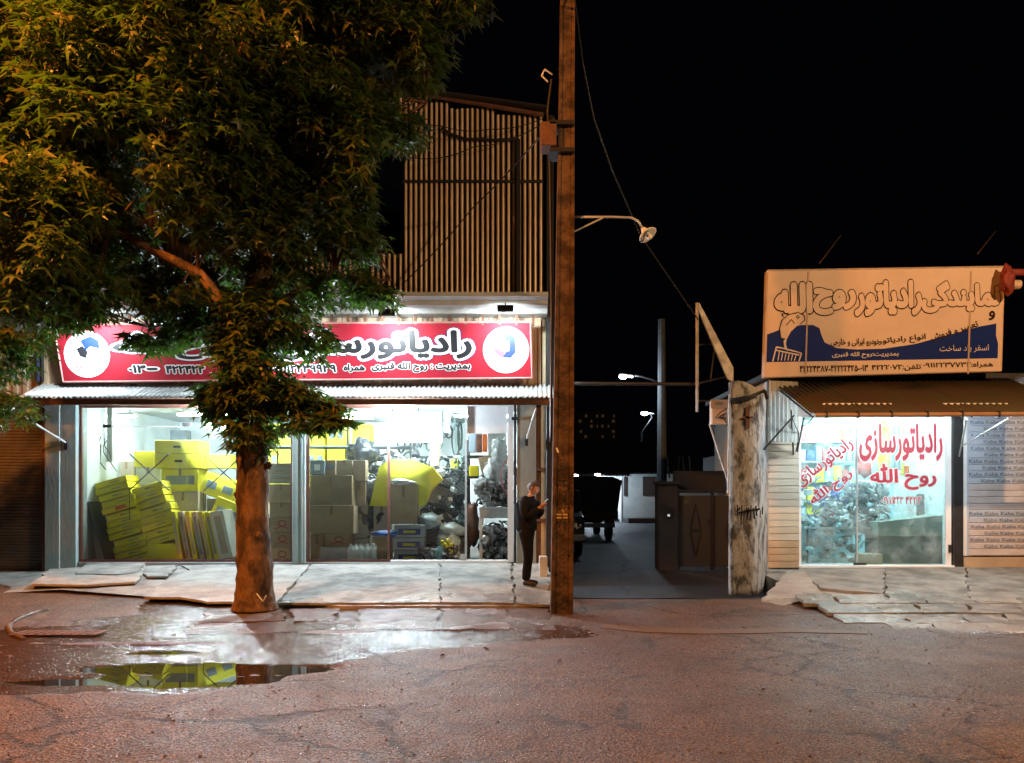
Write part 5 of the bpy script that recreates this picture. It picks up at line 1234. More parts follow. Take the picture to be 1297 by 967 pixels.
MB().box(P(1172,640,16.6), (.4,.08,.5), None, .04).build('backrest', m_dark, t); MB().box(P(1172,668,16.8), (.45,.45,.08), None, .03).build('seat', m_dark, t)
for s in (-.18,.18): MB().tube([P(1172,668,16.8)+Vector((s,.0,-.04)), Vector((X(1172,16.8)+s*1.2,16.8,RF))], .02, 6).build('leg', m_dark, t)
# window lettering on glass
m_wr = M('window_red', (.50,.045,.07), .5, (.42,.035,.055), 3, 0); m_ww = M('window_white', (.8,.84,.84), .5, None, 5, 0)
def onglass(px, py): return P(px, py, GD-.022)
s_ = GD/FOC
lettering('رادیاتورسازی', onglass(1141,561), (1,0,0), (0,0,1), 104*s_, 44*s_, m_wr, g2, .034, lift=.004, outl=[(.085, m_ww, .002)])
lettering('روح الله', onglass(1144,604), (1,0,0), (0,0,1), 82*s_, 32*s_, m_wr, g2, .034, lift=.004, outl=[(.085, m_ww, .002)])
lettering('۰۹۱۱', onglass(1124,634), (1,0,0), (0,0,1), 16*s_, 9*s_, m_wr, g2, .01, lift=.004, outl=[(.06, m_ww, .002)])
lettering('۲۲۳', onglass(1138,634), (1,0,0), (0,0,1), 12*s_, 9*s_, m_wr, g2, .01, lift=.004, outl=[(.06, m_ww, .002)])
lettering('۴۴۲۳', onglass(1157,634), (1,0,0), (0,0,1), 20*s_, 9*s_, m_wr, g2, .01, lift=.004, outl=[(.06, m_ww, .002)])
ux = Vector((.80,0,.60)); uz = Vector((-.60,0,.80))
lettering('رادیاتورسازی', P(1044,586,GD-.004), ux, uz, 84*s_, 20*s_, m_wr, g1, .028, lift=.004, outl=[(.075, m_ww, .002)])
lettering('روح الله', P(1052,617,GD-.004), ux, uz, 62*s_, 20*s_, m_wr, g1, .028, lift=.004, outl=[(.075, m_ww, .002)])
# awning right
ar = thing('awning', 'dark brown corrugated awning under the cream sign', 'awning', (8,14,3.5))
m_ba = M('brown_corrugated', (.070,.042,.024), .7, (.06,.055,.025), 1.6, .15, 14, metal=.35, ramp=(.38,.6))
AB2, AF2 = 14.95, 12.7; zb2, zf2 = Z(479,AB2), Z(524,AF2); xx = X(971,AB2); xe = X(1274,AB2); i = 0
nr = Vector((0, zf2-zb2, AB2-AF2)).normalized(); nr = nr if nr.z > 0 else -nr
while xx < xe-.05:
    wd = min(.95, xe-xx)
    corr((xx, AB2, zb2+.004*(i % 2)), (1,0,0), wd+.04, (0, AF2-AB2, zf2-zb2), .105, .02, nr, seg=6).build('corrugated_sheet', m_ba, ar, True); xx += wd; i += 1
m_op = M('orange_brown_tube', (.40,.24,.14), .5, (.32,.18,.10), 4, .2)
MB().tube([P(1033,526,AF2-.05), P(1420,524,AF2-.05)], .035, 10).build('front_tube', m_op, ar)
for a in (1045,1085,1127,1172,1216,1262): MB().bx(X(a,AF2)-.012, X(a,AF2)+.012, AF2-.095, AF2-.01, Z(530,AF2), Z(521,AF2)).build('tube_clip', m_dark, ar)
MB().bx(X(972,AB2), xe, AB2-.08, AB2-.02, zb2-.1, zb2-.04).build('rear_rail', m_rust, ar)
for a in (973,1060,1145,1216,1272):
    x_ = X(a,AB2); MB().tube([(x_,AB2-.05,zb2-.07),(x_,AF2+.05,zf2-.05)], .018, 6).build('rafter', m_dark, ar)
for p0_, p1_ in (((1215,578,14.88),(1224,531,13.4)),((1217,566,14.88),(1278,530,12.8)),((1010,572,14.86),(1018,530,13.2)),((1005,576,14.9),(1002,520,14.0)),((967,570,13.9),(1006,526,13.5))):
    MB().tube([P(*p0_), P(*p1_)], .016, 6).build('stay_tube', m_pipe if p0_[0] > 1100 else m_dark, ar)
wire([P(1003,527,13.8), P(1012,548,14.4), P(1008,572,14.8), P(1016,540,14.6), P(1030,528,14.2)], .010, 'loose dark cables hanging under the left end of the brown awning', .04)
m_tube3 = EM('awning_tube', (.84,.94,1), 480)
for a, lb in ((1085,'tube light under the brown awning behind its front tube, left one'),(1235,'tube light under the brown awning behind its front tube, right one')):
    D = 13.25; c = P(a, 524, D); c.z = 3.27; t = thing('strip_light', lb, 'strip light', tuple(c), 'tube lights under the brown awning')
    MB().box(c+Vector((0,0,.03)), (1.2,.06,.04), None, .006).build('housing', m_sheet_w, t); MB().tube([c-Vector((.55,0,0)), c+Vector((.55,0,0))], .018, 8).build('tube', m_tube3, t)
# cream sign
cs = thing('shop_sign', 'cream and navy shop sign with outlined Persian lettering above the brown awning', 'shop sign', (X(1120,14.5),14.5,5))
CD = 14.45
tl, tr, br, bl_ = P(972,343,CD), P(1272,338,CD), P(1268,470,CD), P(968,478,CD)
f_ = MB(); f_.prism([tl,tr,br,bl_], (0,.16,0)); f_.build('board', m_cream_txt, cs)
def onc(px, py):
    t = (px-970)/(1270-970); a = tl.lerp(tr, t); b_ = bl_.lerp(br, t); y0 = 343+(338-343)*t; y1 = 478+(470-478)*t; return a.lerp(b_, (py-y0)/(y1-y0))
for a, b_ in ((tl,tr),(tr,br),(br,bl_),(bl_,tl)): MB().tube([a, b_], .016, 4).build('frame_bar', M('sign_edge', (.62,.50,.40), .5, None, 5, 0), cs)
for a in (1022,1228): MB().prism([onc(a-1,344)+Vector((0,-.003,0)), onc(a+1,344)+Vector((0,-.003,0)), onc(a+1,474)+Vector((0,-.003,0)), onc(a-1,474)+Vector((0,-.003,0))], (0,-.006,0)).build('joint_strip', M('joint_tan', (.42,.30,.19), .6, None, 5, 0), cs)
m_nv = M('sign_navy_paint', (.006,.022,.17), .6, (.005,.018,.14), 3, 0, spec=.08)
uxc = (tr-tl).normalized(); uzc = Vector((0,0,1)); dC = Vector((0,-1,0))
wave = [(972,424),(985,419),(1000,415),(1015,412),(1030,412),(1038,416),(1041,425),(1045,434),(1060,441),(1085,443),(1120,442),(1160,436),(1200,425),(1240,414),(1262,410),(1262,425),(1265,436),(1265,454),(972,459)]
flatpoly(wave, m_nv, .004, onc, 'navy_wave', cs, dC)
m_br = M('sign_brown_ink', (.03,.012,.01), .6, None, 5, 0, spec=.1); m_cf = M('sign_cream_fill', (.62,.50,.41), .6, (.55,.44,.36), 3, .0, spec=.15)
scx = CD/FOC
def bub(s, px, py, wd, hh, o1=.098, o2=.062): lettering(s, onc(px,py), uxc, uzc, wd*scx, hh*scx, m_cf, cs, o2, lift=.010, outl=[(o1, m_br, .006)])
bub('نمایندگی', 1216, 376, 96, 36); bub('رادیاتور', 1124, 378, 82, 40); bub('روح', 1056, 382, 50, 30); bub('|الله', 1004, 378, 44, 34)
lettering('و', onc(1256,400), uxc, uzc, 7*scx, 11*scx, m_br, cs, .03, lift=.008)
for s, px, py, wd, an in (('تعمیر و فروش', 1209, 420, 62, 16), ('انواع رادیاتور', 1143, 431, 60, 5), ('خودرو ایرانی و خارجی', 1084, 434, 62, 0)):
    u = Matrix.Rotation(-R(an), 3, 'Y') @ uxc; lettering(s, onc(px,py), u, Matrix.Rotation(-R(an), 3, 'Y') @ uzc, wd*scx, 10*scx, m_br, cs, .025, lift=.008)
m_sw = M('sign_pale_ink', (.60,.55,.50), .6, None, 5, 0)
lettering('|بمدیریت:روح الله قنبری', onc(1097,450), uxc, uzc, 84*scx, 8*scx, m_sw, cs, .02, lift=.009)
lettering('اسفر یاد ساخت', onc(1222,442), uxc, uzc, 62*scx, 10*scx, m_sw, cs, .0, lift=.009)
lettering('همراه:۰۹۱۱۲۲۳۷۷۳۲', onc(1215,463), uxc, uzc, 88*scx, 8*scx, m_br, cs, .02, lift=.008)
lettering('تلفن:۴۲۲۲۰۷۲', onc(1137,466), uxc, uzc, 62*scx, 8*scx, m_br, cs, .02, lift=.008)
lettering('۰۱۳-۴۲۲۲۲۴۲۵-۴۲۲۲۴۳۸۷', onc(1058,467), uxc, uzc, 86*scx, 8*scx, m_br, cs, .02, lift=.008)
# fish and radiator drawing
def inkline(pts, r=.008, mat=m_br, lift=.010):
    q = [onc(*p_)+dC*lift for p_ in pts]; f = MB()
    for a, b_ in zip(q[:-1], q[1:]):
        d = (b_-a).normalized(); s = Vector((-d.z,0,d.x))*r; f.add([a-s-d*r*.4, b_-s+d*r*.4, b_+s+d*r*.4, a+s-d*r*.4], [(0,1,2,3)])
    for v in range(len(f.v)): f.v[v] = (f.v[v][0], f.v[v][1]-.0006*(v//4), f.v[v][2])
    return f.build('drawn_line', mat, cs)
flatpoly([(990,428),(988,415),(992,405),(1000,399),(1012,397),(1019,402),(1018,408),(1010,413),(1002,420),(997,430)], m_cf, .007, onc, 'fish', cs, dC)
inkline([(990,430),(987,418),(990,406),(998,399),(1010,396),(1018,400),(1019,406),(1013,411)]); inkline([(992,402),(990,398),(998,397)]); inkline([(1008,402),(1010,400),(1012,402),(1010,404),(1008,402)]); inkline([(996,412),(1002,405),(1006,410)]); inkline([(990,430),(993,438)], .008)
flatpoly([(993,432),(997,428),(996,436),(999,446),(994,440)], m_sw, .008, onc, 'fish_tail', cs, dC)
for pts in ([(980,458),(984,440),(990,441),(1010,446),(1016,448),(1013,458)], [(984,444),(1013,450)]): inkline(pts, .012, m_sw)
for i in range(6): inkline([(988+i*4.2,446+i*.9),(986.5+i*4.2,457)], .009, m_sw)
# red cloth round a pipe end at the sign's top right corner
t = thing('wrapped_pipe', 'red cloth wrapped round a pale pipe end at the top right of the cream sign', 'wrapped pipe', tuple(P(1276,356,CD-.2)))
MB().tube([P(1272,361,CD-.2), P(1291,361,CD-.2)], .09, 12).build('pipe_end', M('cream_pipe', (.62,.48,.34), .5, None, 5, 0), t)
o = MB(); o.blob((0,0,0), (.12,.11,.25), 9, .3, 2.0, 3); o = o.build('red_cloth', M('red_cloth', (.25,.035,.02), .7, (.15,.02,.015), 6, .6, 9), t, True); o.matrix_parent_inverse = Matrix(); o.location = (-.04,-.05,0)
o = MB(); o.box((.22,.05,.17), (.34,.1,.13), None, .03); o = o.build('red_cloth', MATS['red_cloth'], t, True); o.matrix_parent_inverse = Matrix()
# sloping pale roof sheet at far right top
o = corr((X(1276,14.9), 14.9, Z(484,14.9)), (1,0,0), 2.5, (0,-.9,.12), .11, .02, (0,.1,1)).build('roof_sheet', m_galv, rs)
# ------------------------------------------------------------------ billboard side frame
bf = thing('billboard_frame', 'triangular steel sign frame with a slanting pale beam above the pier', 'steel frame', tuple(P(884,570,14.1)))
FDm = 14.1; m_fr = M('pale_frame_steel', (.38,.42,.42), .5, (.2,.2,.2), 5, .2, metal=.2)
MB().tube([P(883,384,FDm), P(883,522,FDm)], .03, 4).build('upright', m_fr, bf)
f_ = MB(); f_.prism([P(882,386,FDm), P(886,384,FDm), P(929,466,FDm), P(929,484,FDm), P(922,480,FDm)], (0,.06,0)); f_.build('slanted_beam', m_fr, bf)
for a in ((884,437,905,436),(884,486,925,476),(884,508,925,508),(906,436,900,480)): MB().tube([P(a[0],a[1],FDm+.2), P(a[2],a[3],FDm+.2)], .016, 5).build('cross_bar', m_dark, bf)
MB().tube([P(899,538,FDm), P(926,622,FDm-.5)], .022, 6).build('strut', m_fr, bf)
MB().tube([P(925,478,FDm+.1), P(925,560,FDm+.1)], .03, 6).build('rear_upright', m_dark, bf)
eb = thing('electric_box', 'small white electric box with dark cables beside the plaster pier', 'electric box', tuple(P(911,522,14.0)))
MB().box(P(911,523,14.0), (.32,.16,.45), None, .01).build('case', m_plastic_w, eb); MB().box(P(911,512,13.91), (.31,.02,.16)).build('upper_panel', m_lgrey, eb)
MB().box(P(911,511,13.895), (.14,.015,.05)).build('nameplate', m_grey, eb)
for i in range(4): MB().tube([P(906+i*3,530,13.9), P(912+i*2,523+i*3,13.85), P(920,518+i*6,13.9)], .010, 5).build('cable', m_black, eb, True)
# ------------------------------------------------------------------ alley
def az(y): return float(alley_z(y))
GY = 17.5
gt = thing('double_gate', 'dark grey sheet steel double gate with elongated diamond ornaments', 'gate', (X(892,GY),GY,az(GY)))
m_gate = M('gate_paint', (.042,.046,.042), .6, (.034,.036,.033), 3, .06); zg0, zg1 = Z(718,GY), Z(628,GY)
for a0_, a1_ in ((860,900),(904,944)):
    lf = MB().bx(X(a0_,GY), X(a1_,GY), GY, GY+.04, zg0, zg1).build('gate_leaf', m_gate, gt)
    cxg = X((a0_+a1_)/2+(.5 if a0_ < 900 else 2),GY); hz = .86
    for s in (-1,1):
        zc_ = (zg0+zg1)/2+.03; f_ = MB(); w_ = .12
        for e in (1,-1):
            f_.tube([(cxg+s*0,GY-.015,zc_+e*.60),(cxg+s*w_,GY-.015,zc_+e*.04)], .014, 4)
        f_.build('diamond_trim', m_black, lf)
    MB().bx(cxg-w_, cxg+w_, GY-.03, GY-.002, zc_-.03, zc_+.03).build('diamond_bar', m_black, lf)
for a in (858.5, 902, 945): MB().bx(X(a,GY)-.03, X(a,GY)+.03, GY-.04, GY+.06, az(GY), zg1+.06).build('gate_post', m_black, gt)
MB().bx(X(858,GY), X(946,GY), GY-.045, GY+.05, zg1+.062, zg1+.12).build('top_rail', m_black, gt)
MB().box(P(899,661,GY-.03), (.07,.05,.12)).build('lock', m_black, gt)
stroke([(868,630),(872,628),(874,632),(870,634),(867,637),(874,637)], .012, M('green_yellow_mark', (.12,.12,.03), .6, None, 5, 0), gt, 'painted_mark', lambda a, b_: P(a, b_, GY-.006))
gp = thing('gate_pillar', 'dark plaster gate pillar with a small lit intercom', 'pillar', (X(845,GY),GY,az(GY)))
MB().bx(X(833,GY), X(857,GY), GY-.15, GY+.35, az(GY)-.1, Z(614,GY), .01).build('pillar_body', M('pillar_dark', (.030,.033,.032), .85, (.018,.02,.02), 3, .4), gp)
MB().bx(X(831,GY), X(859,GY), GY-.2, GY+.4, Z(614,GY)+.002, Z(610,GY)).build('cap', m_dark, gp)
MB().box(P(847,650,GY-.17), (.16,.04,.24), None, .01).build('intercom', m_black, gp); MB().box(P(847,653,GY-.195), (.05,.01,.05)).build('intercom_button', EM('intercom_glow', (.8,.9,1), .5), gp)
yw = thing('yard_wall', 'dark yard wall above and behind the steel gate', 'wall', (X(890,GY),18,0))
MB().bx(X(858,GY), 5.0, GY+.3, GY+.5, zg1+.13, Z(596,GY)).build('wall_panel', MATS['pillar_dark'], yw)
for a in (848,858,868,876): MB().tube([P(a,606,19), P(a+(3 if a % 4 else -3),578,19)], .02, 5).build('rod', m_dark, yw)
# garage house at alley end
HD = 43.0; hs = thing('garage_house', 'single storey house with a lit white roller door at the end of the alley', 'house', (X(790,HD),HD,az(HD)))
m_hw = M('house_plaster', (.34,.37,.37), .8, (.25,.28,.28), .8, .2, 6)
f_ = MB(); f_.bx(X(640,HD), X(756,HD), HD, HD+.3, 0, Z(604,HD)); f_.bx(X(786,HD), X(900,HD), HD, HD+.3, 0, Z(598,HD)); f_.bx(X(756,HD)+.001, X(786,HD)-.001, HD+.01, HD+.31, Z(609,HD), Z(603,HD)); f_.build('wall', m_hw, hs)
f_ = MB(); z = az(HD)+.15
while z < Z(610,HD): f_.bx(X(756,HD), X(785,HD), HD+.06, HD+.12, z, z+.085); z += .1
f_.build('roller_door', m_sheet_w, hs, kind='stuff')
MB().bx(X(785.2,HD), X(787,HD), HD-.05, HD+.1, 0, Z(606,HD)).build('door_jamb', m_sheet_w, hs)
for a0_, a1_ in ((814,829),(790,793)): 
    w_ = MB().bx(X(a0_,HD), X(a1_,HD), HD-.06, HD-.01, Z(628,HD), Z(604,HD)).build('window', m_dark, hs)
f_ = MB(); f_.prism([(X(620,HD), HD-1.2, Z(600,HD)), (X(900,HD), HD-1.2, Z(600,HD)), (X(860,HD), HD+3, Z(556,HD)), (X(680,HD), HD+3, Z(552,HD))], (0,.12,-.06)); f_.build('roof', m_black, hs)
corr((X(700,HD), HD-1.25, Z(604,HD)), (1,0,0), 4.3, (0,1.2,.15), .16, .03, (0,0,1)).build('eaves_sheet', M('red_eaves', (.10,.03,.025), .6, None, 5, 0), hs)
rdh = MB().bx(X(786,HD)+.1, X(830,HD), HD-2.2, HD-.3, az(HD)-.1, az(HD)+.25); rdh.build('garden_step', m_dark, hs)
ALW = (.72,.86,1)
for px_i, py_i, pw, lb in ((757,601,260,'bright white lamp over the roller door at the alley end'),(729,603,120,'second white lamp left of the roller door at the alley end')):
    c = P(px_i, py_i, HD-.6); t = thing('wall_lamp', lb, 'lamp', tuple(c))
    MB().blob(c, (.16,.08,.08), 1, 0, 1, 2).build('bulb', EM('white_bulb', ALW, 60), t, True); MB().tube([c+Vector((0,0,.06)), c+Vector((0,.55,.25))], .02, 6).build('bracket', m_dark, t)
    l = bpy.data.lights.new('lamp_light', 'POINT'); l.energy = pw*(2.2 if pw < 500 else .3); l.color = ALW; l.shadow_soft_size = .1
    o = bpy.data.objects.new('lamp_light', l); C.objects.link(o); o.location = c-Vector((0,.35,.15)); o.parent = t; o.matrix_parent_inverse = t.matrix_basis.inverted()
for px_i, py_i, D, pw, lb, pxp in ((793,476,28,800,'lit white street lamp on a curved arm over the alley',838),(820,523,58,900,'farther lit street lamp down the alley',852)):
    c = P(px_i, py_i, D); t = thing('street_lamp', lb, 'street lamp', (X(pxp,D),D,az(D)), 'white street lamps in the alley')
    s_h = .15 if D < 40 else .28
    MB().box(c, (.55*s_h/.15,.22,.10), Euler((0,.12,0)), .03).build('lamp_head', m_lgrey, t); MB().blob(c-Vector((s_h*.8,.05,.06)), (s_h,s_h*.7,s_h*.5), 2, 0, 1, 2).build('bulb', EM('white_bulb2', ALW, 40), t, True)
    if D < 40:
        MB().tube([c+Vector((.2,0,.02)), P(812,477,D), P(826,481,D), P(838,487,D)], .04, 6).build('arm', m_dark, t, True)
        MB().tube([P(838.5,700,D), P(838,405,D)], [.21,.13], 10).build('mast', M('alley_pole', (.13,.14,.15), .8, (.09,.1,.1), 3, .4), t)
    else:
        MB().tube([c+Vector((.2,0,0)), P(826,529,D), P(812,549,D)], .04, 6).build('arm', m_dark, t)
        MB().tube([P(812,549,D), (X(812,D),D,0)], .12, 8).build('mast', m_dark, t)
    l = bpy.data.lights.new('lamp_light', 'POINT'); l.energy = pw*(2.2 if pw < 500 else .3); l.color = ALW; l.shadow_soft_size = .15
    o = bpy.data.objects.new('lamp_light', l); C.objects.link(o); o.location = c-Vector((.1,.2,.35)); o.parent = t; o.matrix_parent_inverse = t.matrix_basis.inverted()
# far apartments
AD = 130; fa = thing('apartment_block', 'distant dark apartment block with faintly lit windows beyond the alley roofs', 'building', (X(755,AD),AD,0))
MB().bx(X(730,AD), X(782,AD), AD, AD+10, 0, Z(522,AD)).build('wall', m_dark, fa)
mwin = EM('dim_window', (1,.6,.3), .022)
for i in range(7):
    for j in range(5):
        if random.random() < .45: MB().bx(X(734+i*7+random.uniform(-1,1),AD), X(736+i*7+random.uniform(0,1),AD), AD-.2, AD-.02, Z(529+j*6.5,AD), Z(525.5+j*6.5,AD)).build('window', mwin, fa)
# side buildings in the alley (left row) so it is closed
lw_ = thing('alley_wall', 'long dark wall on the left side of the alley behind the shop', 'wall', (.8,30,0))
MB().bx(.55, .85, 20.2, 43, -.2, 3.0).build('wall_panel', m_conc, lw_)
rw_ = thing('yard_house', 'dark unlit house behind the steel gate', 'house', (8,24,0))
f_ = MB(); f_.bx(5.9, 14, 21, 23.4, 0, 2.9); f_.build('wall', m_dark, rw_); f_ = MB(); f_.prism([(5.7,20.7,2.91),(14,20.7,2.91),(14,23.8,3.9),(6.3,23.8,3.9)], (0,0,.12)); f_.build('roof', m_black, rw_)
# pickup facing the camera and covered truck behind it
VY = 20.0; vz = az(VY); m_car = M('dark_blue_paint', (.02,.035,.06), .3, (.015,.028,.05), 3, 0, coat=.6); m_glass_c = M('windscreen_glass', (.03,.045,.07), .08, None, 4, 0); m_chrome = M('chrome', (.6,.62,.65), .15, None, 4, 0, metal=1)
vx = X(700,VY)
ca = thing('parked_pickup', 'dark blue pickup facing the road, half hidden behind the concrete pole', 'pickup', (vx,VY,vz))
f_ = MB(); prof = [(-.0,.42),(-.02,.95),(.10,1.08),(.85,1.18),(1.35,1.78),(2.4,1.80),(2.6,1.15),(4.6,1.12),(4.6,.45)]
for s in (1,):
    poly = [(vx-.85, VY+a, vz+b_) for a, b_ in prof]; f_.prism(poly, (1.7,0,0))
bodyo = f_.build('body', m_car, ca)
bv = bodyo.modifiers.new('b', 'BEVEL'); bv.width = .06; bv.segments = 2
f_ = MB(); f_.prism([(vx-.70,VY+.86,vz+1.22),(vx+.70,VY+.86,vz+1.22),(vx+.62,VY+1.29,vz+1.72),(vx-.62,VY+1.29,vz+1.72)], (0,-.012,.012)); f_.build('windscreen', m_glass_c, ca)
MB().bx(vx-.50, vx+.50, VY-.045, VY-.01, vz+.68, vz+.90, .01).build('grille', m_black, ca); MB().bx(vx-.86, vx+.86, VY-.16, VY-.03, vz+.42, vz+.60, .03).build('bumper', m_lgrey, ca)
MB().bx(vx-.2, vx+.2, VY-.175, VY-.163, vz+.45, vz+.56).build('number_plate', m_plastic_w, ca)
for s in (-1,1):
    MB().lathe([(.12,0),(.12,.03),(.09,.05),(.0,.06)], (vx+s*.66, VY-.02, vz+.80), 14, (0,-1,0)).build('headlight', m_chrome, ca, True)
    MB().box((vx+s*.98, VY+1.0, vz+1.25), (.16,.06,.22), None, .02).build('wing_mirror', m_black, ca)
    for yy in (.75, 3.6):
        wl = MB().lathe([(.20,-.1),(.33,-.09),(.35,-.05),(.35,.05),(.33,.09),(.20,.1)], (vx+s*.74, VY+yy, vz+.35), 20, (1,0,0)).build('wheel', m_black, ca, True); MB().lathe([(.02,-.09),(.19,-.085),(.19,.085),(.02,.09)], (vx+s*.745, VY+yy, vz+.35), 14, (1,0,0)).build('rim', m_chrome, wl)
TY = 25.5; tz = az(TY); tx = X(752,TY); tk = thing('covered_truck', 'dark truck with a tall canvas covered bed parked behind the pickup', 'truck', (tx,TY,tz))
m_cv = M('dark_canvas', (.045,.05,.05), .8, (.03,.034,.034), 2, .5, 5)
f_ = MB(); x0_, x1_ = tx-1.0, X(787,TY); zt1 = Z(607,TY); f_.prism([(x0_,TY,tz+1.05),(x1_-.12,TY,tz+1.05),(x1_+.02,TY,zt1-.05),(x1_-.3,TY,zt1+.08),(x0_+.2,TY,zt1+.10),(x0_,TY,zt1)], (0,3.6,0)); f_.build('canvas_cover', m_cv, tk)
MB().bx(x0_, x1_-.10, TY+.02, TY+3.6, tz+.72, tz+1.045, .02).build('bed', m_dark, tk); MB().bx(x0_+.05, x1_-.15, TY-.05, TY+.01, tz+.74, tz+1.03).build('tailgate', m_rust, tk)
MB().bx(x0_+.1, x1_-.2, TY+.1, TY+.25, tz+.45, tz+.6).build('bumper', m_lgrey, tk); MB().bx(x0_, x1_-.15, TY+3.65, TY+5.4, tz+.5, tz+2.0, .08).build('cab', m_car, tk)
for s in (x0_+.18, x1_-.32):
    MB().box((s, TY-.02, tz+.66), (.16,.05,.1)).build('tail_light', m_red, tk)
    for yy in (.9, 4.6): wl = MB().lathe([(.2,-.12),(.36,-.11),(.38,-.06),(.38,.06),(.36,.11),(.2,.12)], (s, TY+yy, tz+.38), 20, (1,0,0)).build('wheel', m_black, tk, True); MB().lathe([(.02,-.11),(.2,-.105),(.2,.105),(.02,.11)], (s, TY+yy, tz+.38), 14, (1,0,0)).build('rim', m_dark, wl)

# ------------------------------------------------------------------ man with phone
def skin(nodes, edges, sub=2):
    me = bpy.data.meshes.new('skin'); me.from_pydata([n[0] for n in nodes], edges, []); o = bpy.data.objects.new('skin', me); C.objects.link(o)
    m = o.modifiers.new('s', 'SKIN'); m.use_smooth_shade = True
    for i, n in enumerate(nodes):
        r = n[1]; me.skin_vertices[0].data[i].radius = r if isinstance(r, tuple) else (r, r)
    me.skin_vertices[0].data[0].use_root = True
    s = o.modifiers.new('u', 'SUBSURF'); s.levels = sub; s.render_levels = sub
    bpy.context.view_layer.update(); ev = o.evaluated_get(bpy.context.evaluated_depsgraph_get()).to_mesh()
    v = [tuple(q.co) for q in ev.vertices]; f = [tuple(p_.vertices) for p_ in ev.polygons]; bpy.data.objects.remove(o); return v, f
def chain(nodes, pts, start=None):
    e = []; prev = start
    for p_ in pts:
        nodes.append(p_); i = len(nodes)-1
        if prev is not None: e.append((prev, i))
        prev = i
    return e, prev
PZ_ = .20; px0, py0 = X(668,12.75), 12.75
man = thing('person', 'man in dark jacket and trousers looking down at his phone beside the pole', 'person', (px0,py0,PZ_)); man.rotation_euler.z = R(-22)
def mpart(vf, name, mat, smooth=True):
    o = MB().add(*vf).build(name, mat, None, smooth); o.parent = man; return o
sh_, el, wr = .175, .215, .07
# torso + arms + neck (jacket)
def torso(extra, name, mat, legs=False, arms=True):
    n = []; e = []
    a, pe = chain(n, [((-.01,0,.84),(.135+extra,.165+extra)), ((-.02,0,1.05),(.11+extra,.145+extra)), ((-.02,0,1.25),(.115+extra,.165+extra)), ((.01,0,1.40),(.095+extra,.13+extra)), ((.05,0,1.475),(.062+extra*.3,.065+extra*.3))]); e += a
    for s in (-1,1):
        a, _ = chain(n, [((.01,s*.165,1.405),.062+extra), ((.02,s*.215,1.27),.052+extra), ((.05,s*.235,1.13),.046+extra), ((.14,s*.17,1.20),.042+extra), ((.235,s*.085,1.30),.034+extra)], 3); e += a
    return mpart(skin(n, e), name, mat)
m_jk = M('dark_jacket', (.008,.009,.011), .8, (.005,.006,.008), 6, .5, 14, spec=.12); m_tr = M('dark_trousers', (.007,.007,.008), .85, (.004,.004,.005), 6, .5, 12, spec=.12); m_skin = M('skin', (.42,.24,.16), .5, (.36,.2,.13), 9, .05); m_hair = M('grey_black_hair', (.06,.055,.05), .6, (.02,.02,.02), 20, .6, 60)
torso(.046, 'jacket', m_jk)
n = []; e = []
a, _ = chain(n, [((-.01,0,.98),(.13,.165)), ((-.01,0,.88),(.13,.165))]); e += a
for s, dx in ((-1,.03),(1,-.03)):
    a, _ = chain(n, [((-.01+dx*.3,s*.085,.80),(.105,.105)), ((.01+dx,s*.095,.62),.092), ((.02+dx,s*.10,.46),.080), ((-.01+dx,s*.105,.25),.074), ((-.02+dx,s*.11,.075),.068)], 1); e += a
mpart(skin(n, e), 'trousers', m_tr)
for s, dx in ((-1,.03),(1,-.03)):
    n = []; e, _ = chain(n, [((-.07+dx,s*.11,.045),(.042,.042)), ((.02+dx,s*.115,.045),(.042,.045)), ((.12+dx,s*.12,.035),(.032,.045)), ((.18+dx,s*.125,.028),(.022,.035))]); mpart(skin(n, e), 'shoe', m_black)
# body: head, neck and hands as one continuous surface with torso inside the jacket
V, F = [], []
def addvf(vf): 
    o = len(V); V.extend(vf[0]); F.extend([tuple(i+o for i in f) for f in vf[1]])
n = []; e = []
a, _ = chain(n, [((-.01,0,.92),(.08,.11)), ((-.02,0,1.25),(.07,.12)), ((.01,0,1.40),(.075,.105)), ((.05,0,1.48),.052), ((.075,0,1.545),.05)]); e += a
for s in (-1,1):
    a, w1 = chain(n, [((.01,s*.16,1.40),.045), ((.05,s*.235,1.13),.034), ((.235,s*.085,1.30),.026), ((.265,s*.065,1.33),(.018,.03))], 2); e += a
for s, dx in ((-1,.03),(1,-.03)):
    a, _ = chain(n, [((.0+dx*.3,s*.085,.80),.06), ((.02+dx,s*.10,.46),.04), ((-.02+dx,s*.11,.09),.035)], 0); e += a
addvf(skin(n, e))
for s in (-1,1):
    b0 = Vector((.262,s*.065,1.33))
    nn = []; ee, _ = chain(nn, [(tuple(b0-Vector((.03,-s*.005,.03))),(.022,.02)), (tuple(b0),(.034,.016)), (tuple(b0+Vector((.03,-s*.012,.028))),(.036,.014))]); addvf(skin(nn, ee))
    for k, ln in enumerate((.85,1.0,.95,.78)):
        off = (k-1.5)*.018; p0_ = b0+Vector((.028+off*-.35, -s*.012, .028+off*.5)); q1 = p0_+Vector((.030*ln, -s*.010, .020*ln+off*.1)); q2 = q1+Vector((.014*ln, -s*.022, .012*ln)); q3 = q2+Vector((-.004, -s*.020*ln, .006))
        nn = []; ee, _ = chain(nn, [(tuple(p0_),.0095),(tuple(q1),.009),(tuple(q2),.008),(tuple(q3),.007)]); addvf(skin(nn, ee, 1))
    nn = []; ee, _ = chain(nn, [(tuple(b0+Vector((.0,-s*.01,.02))),.012),(tuple(b0+Vector((.005,-s*.028,.042))),.010),(tuple(b0+Vector((.028,-s*.040,.056))),.009)]); addvf(skin(nn, ee, 1))
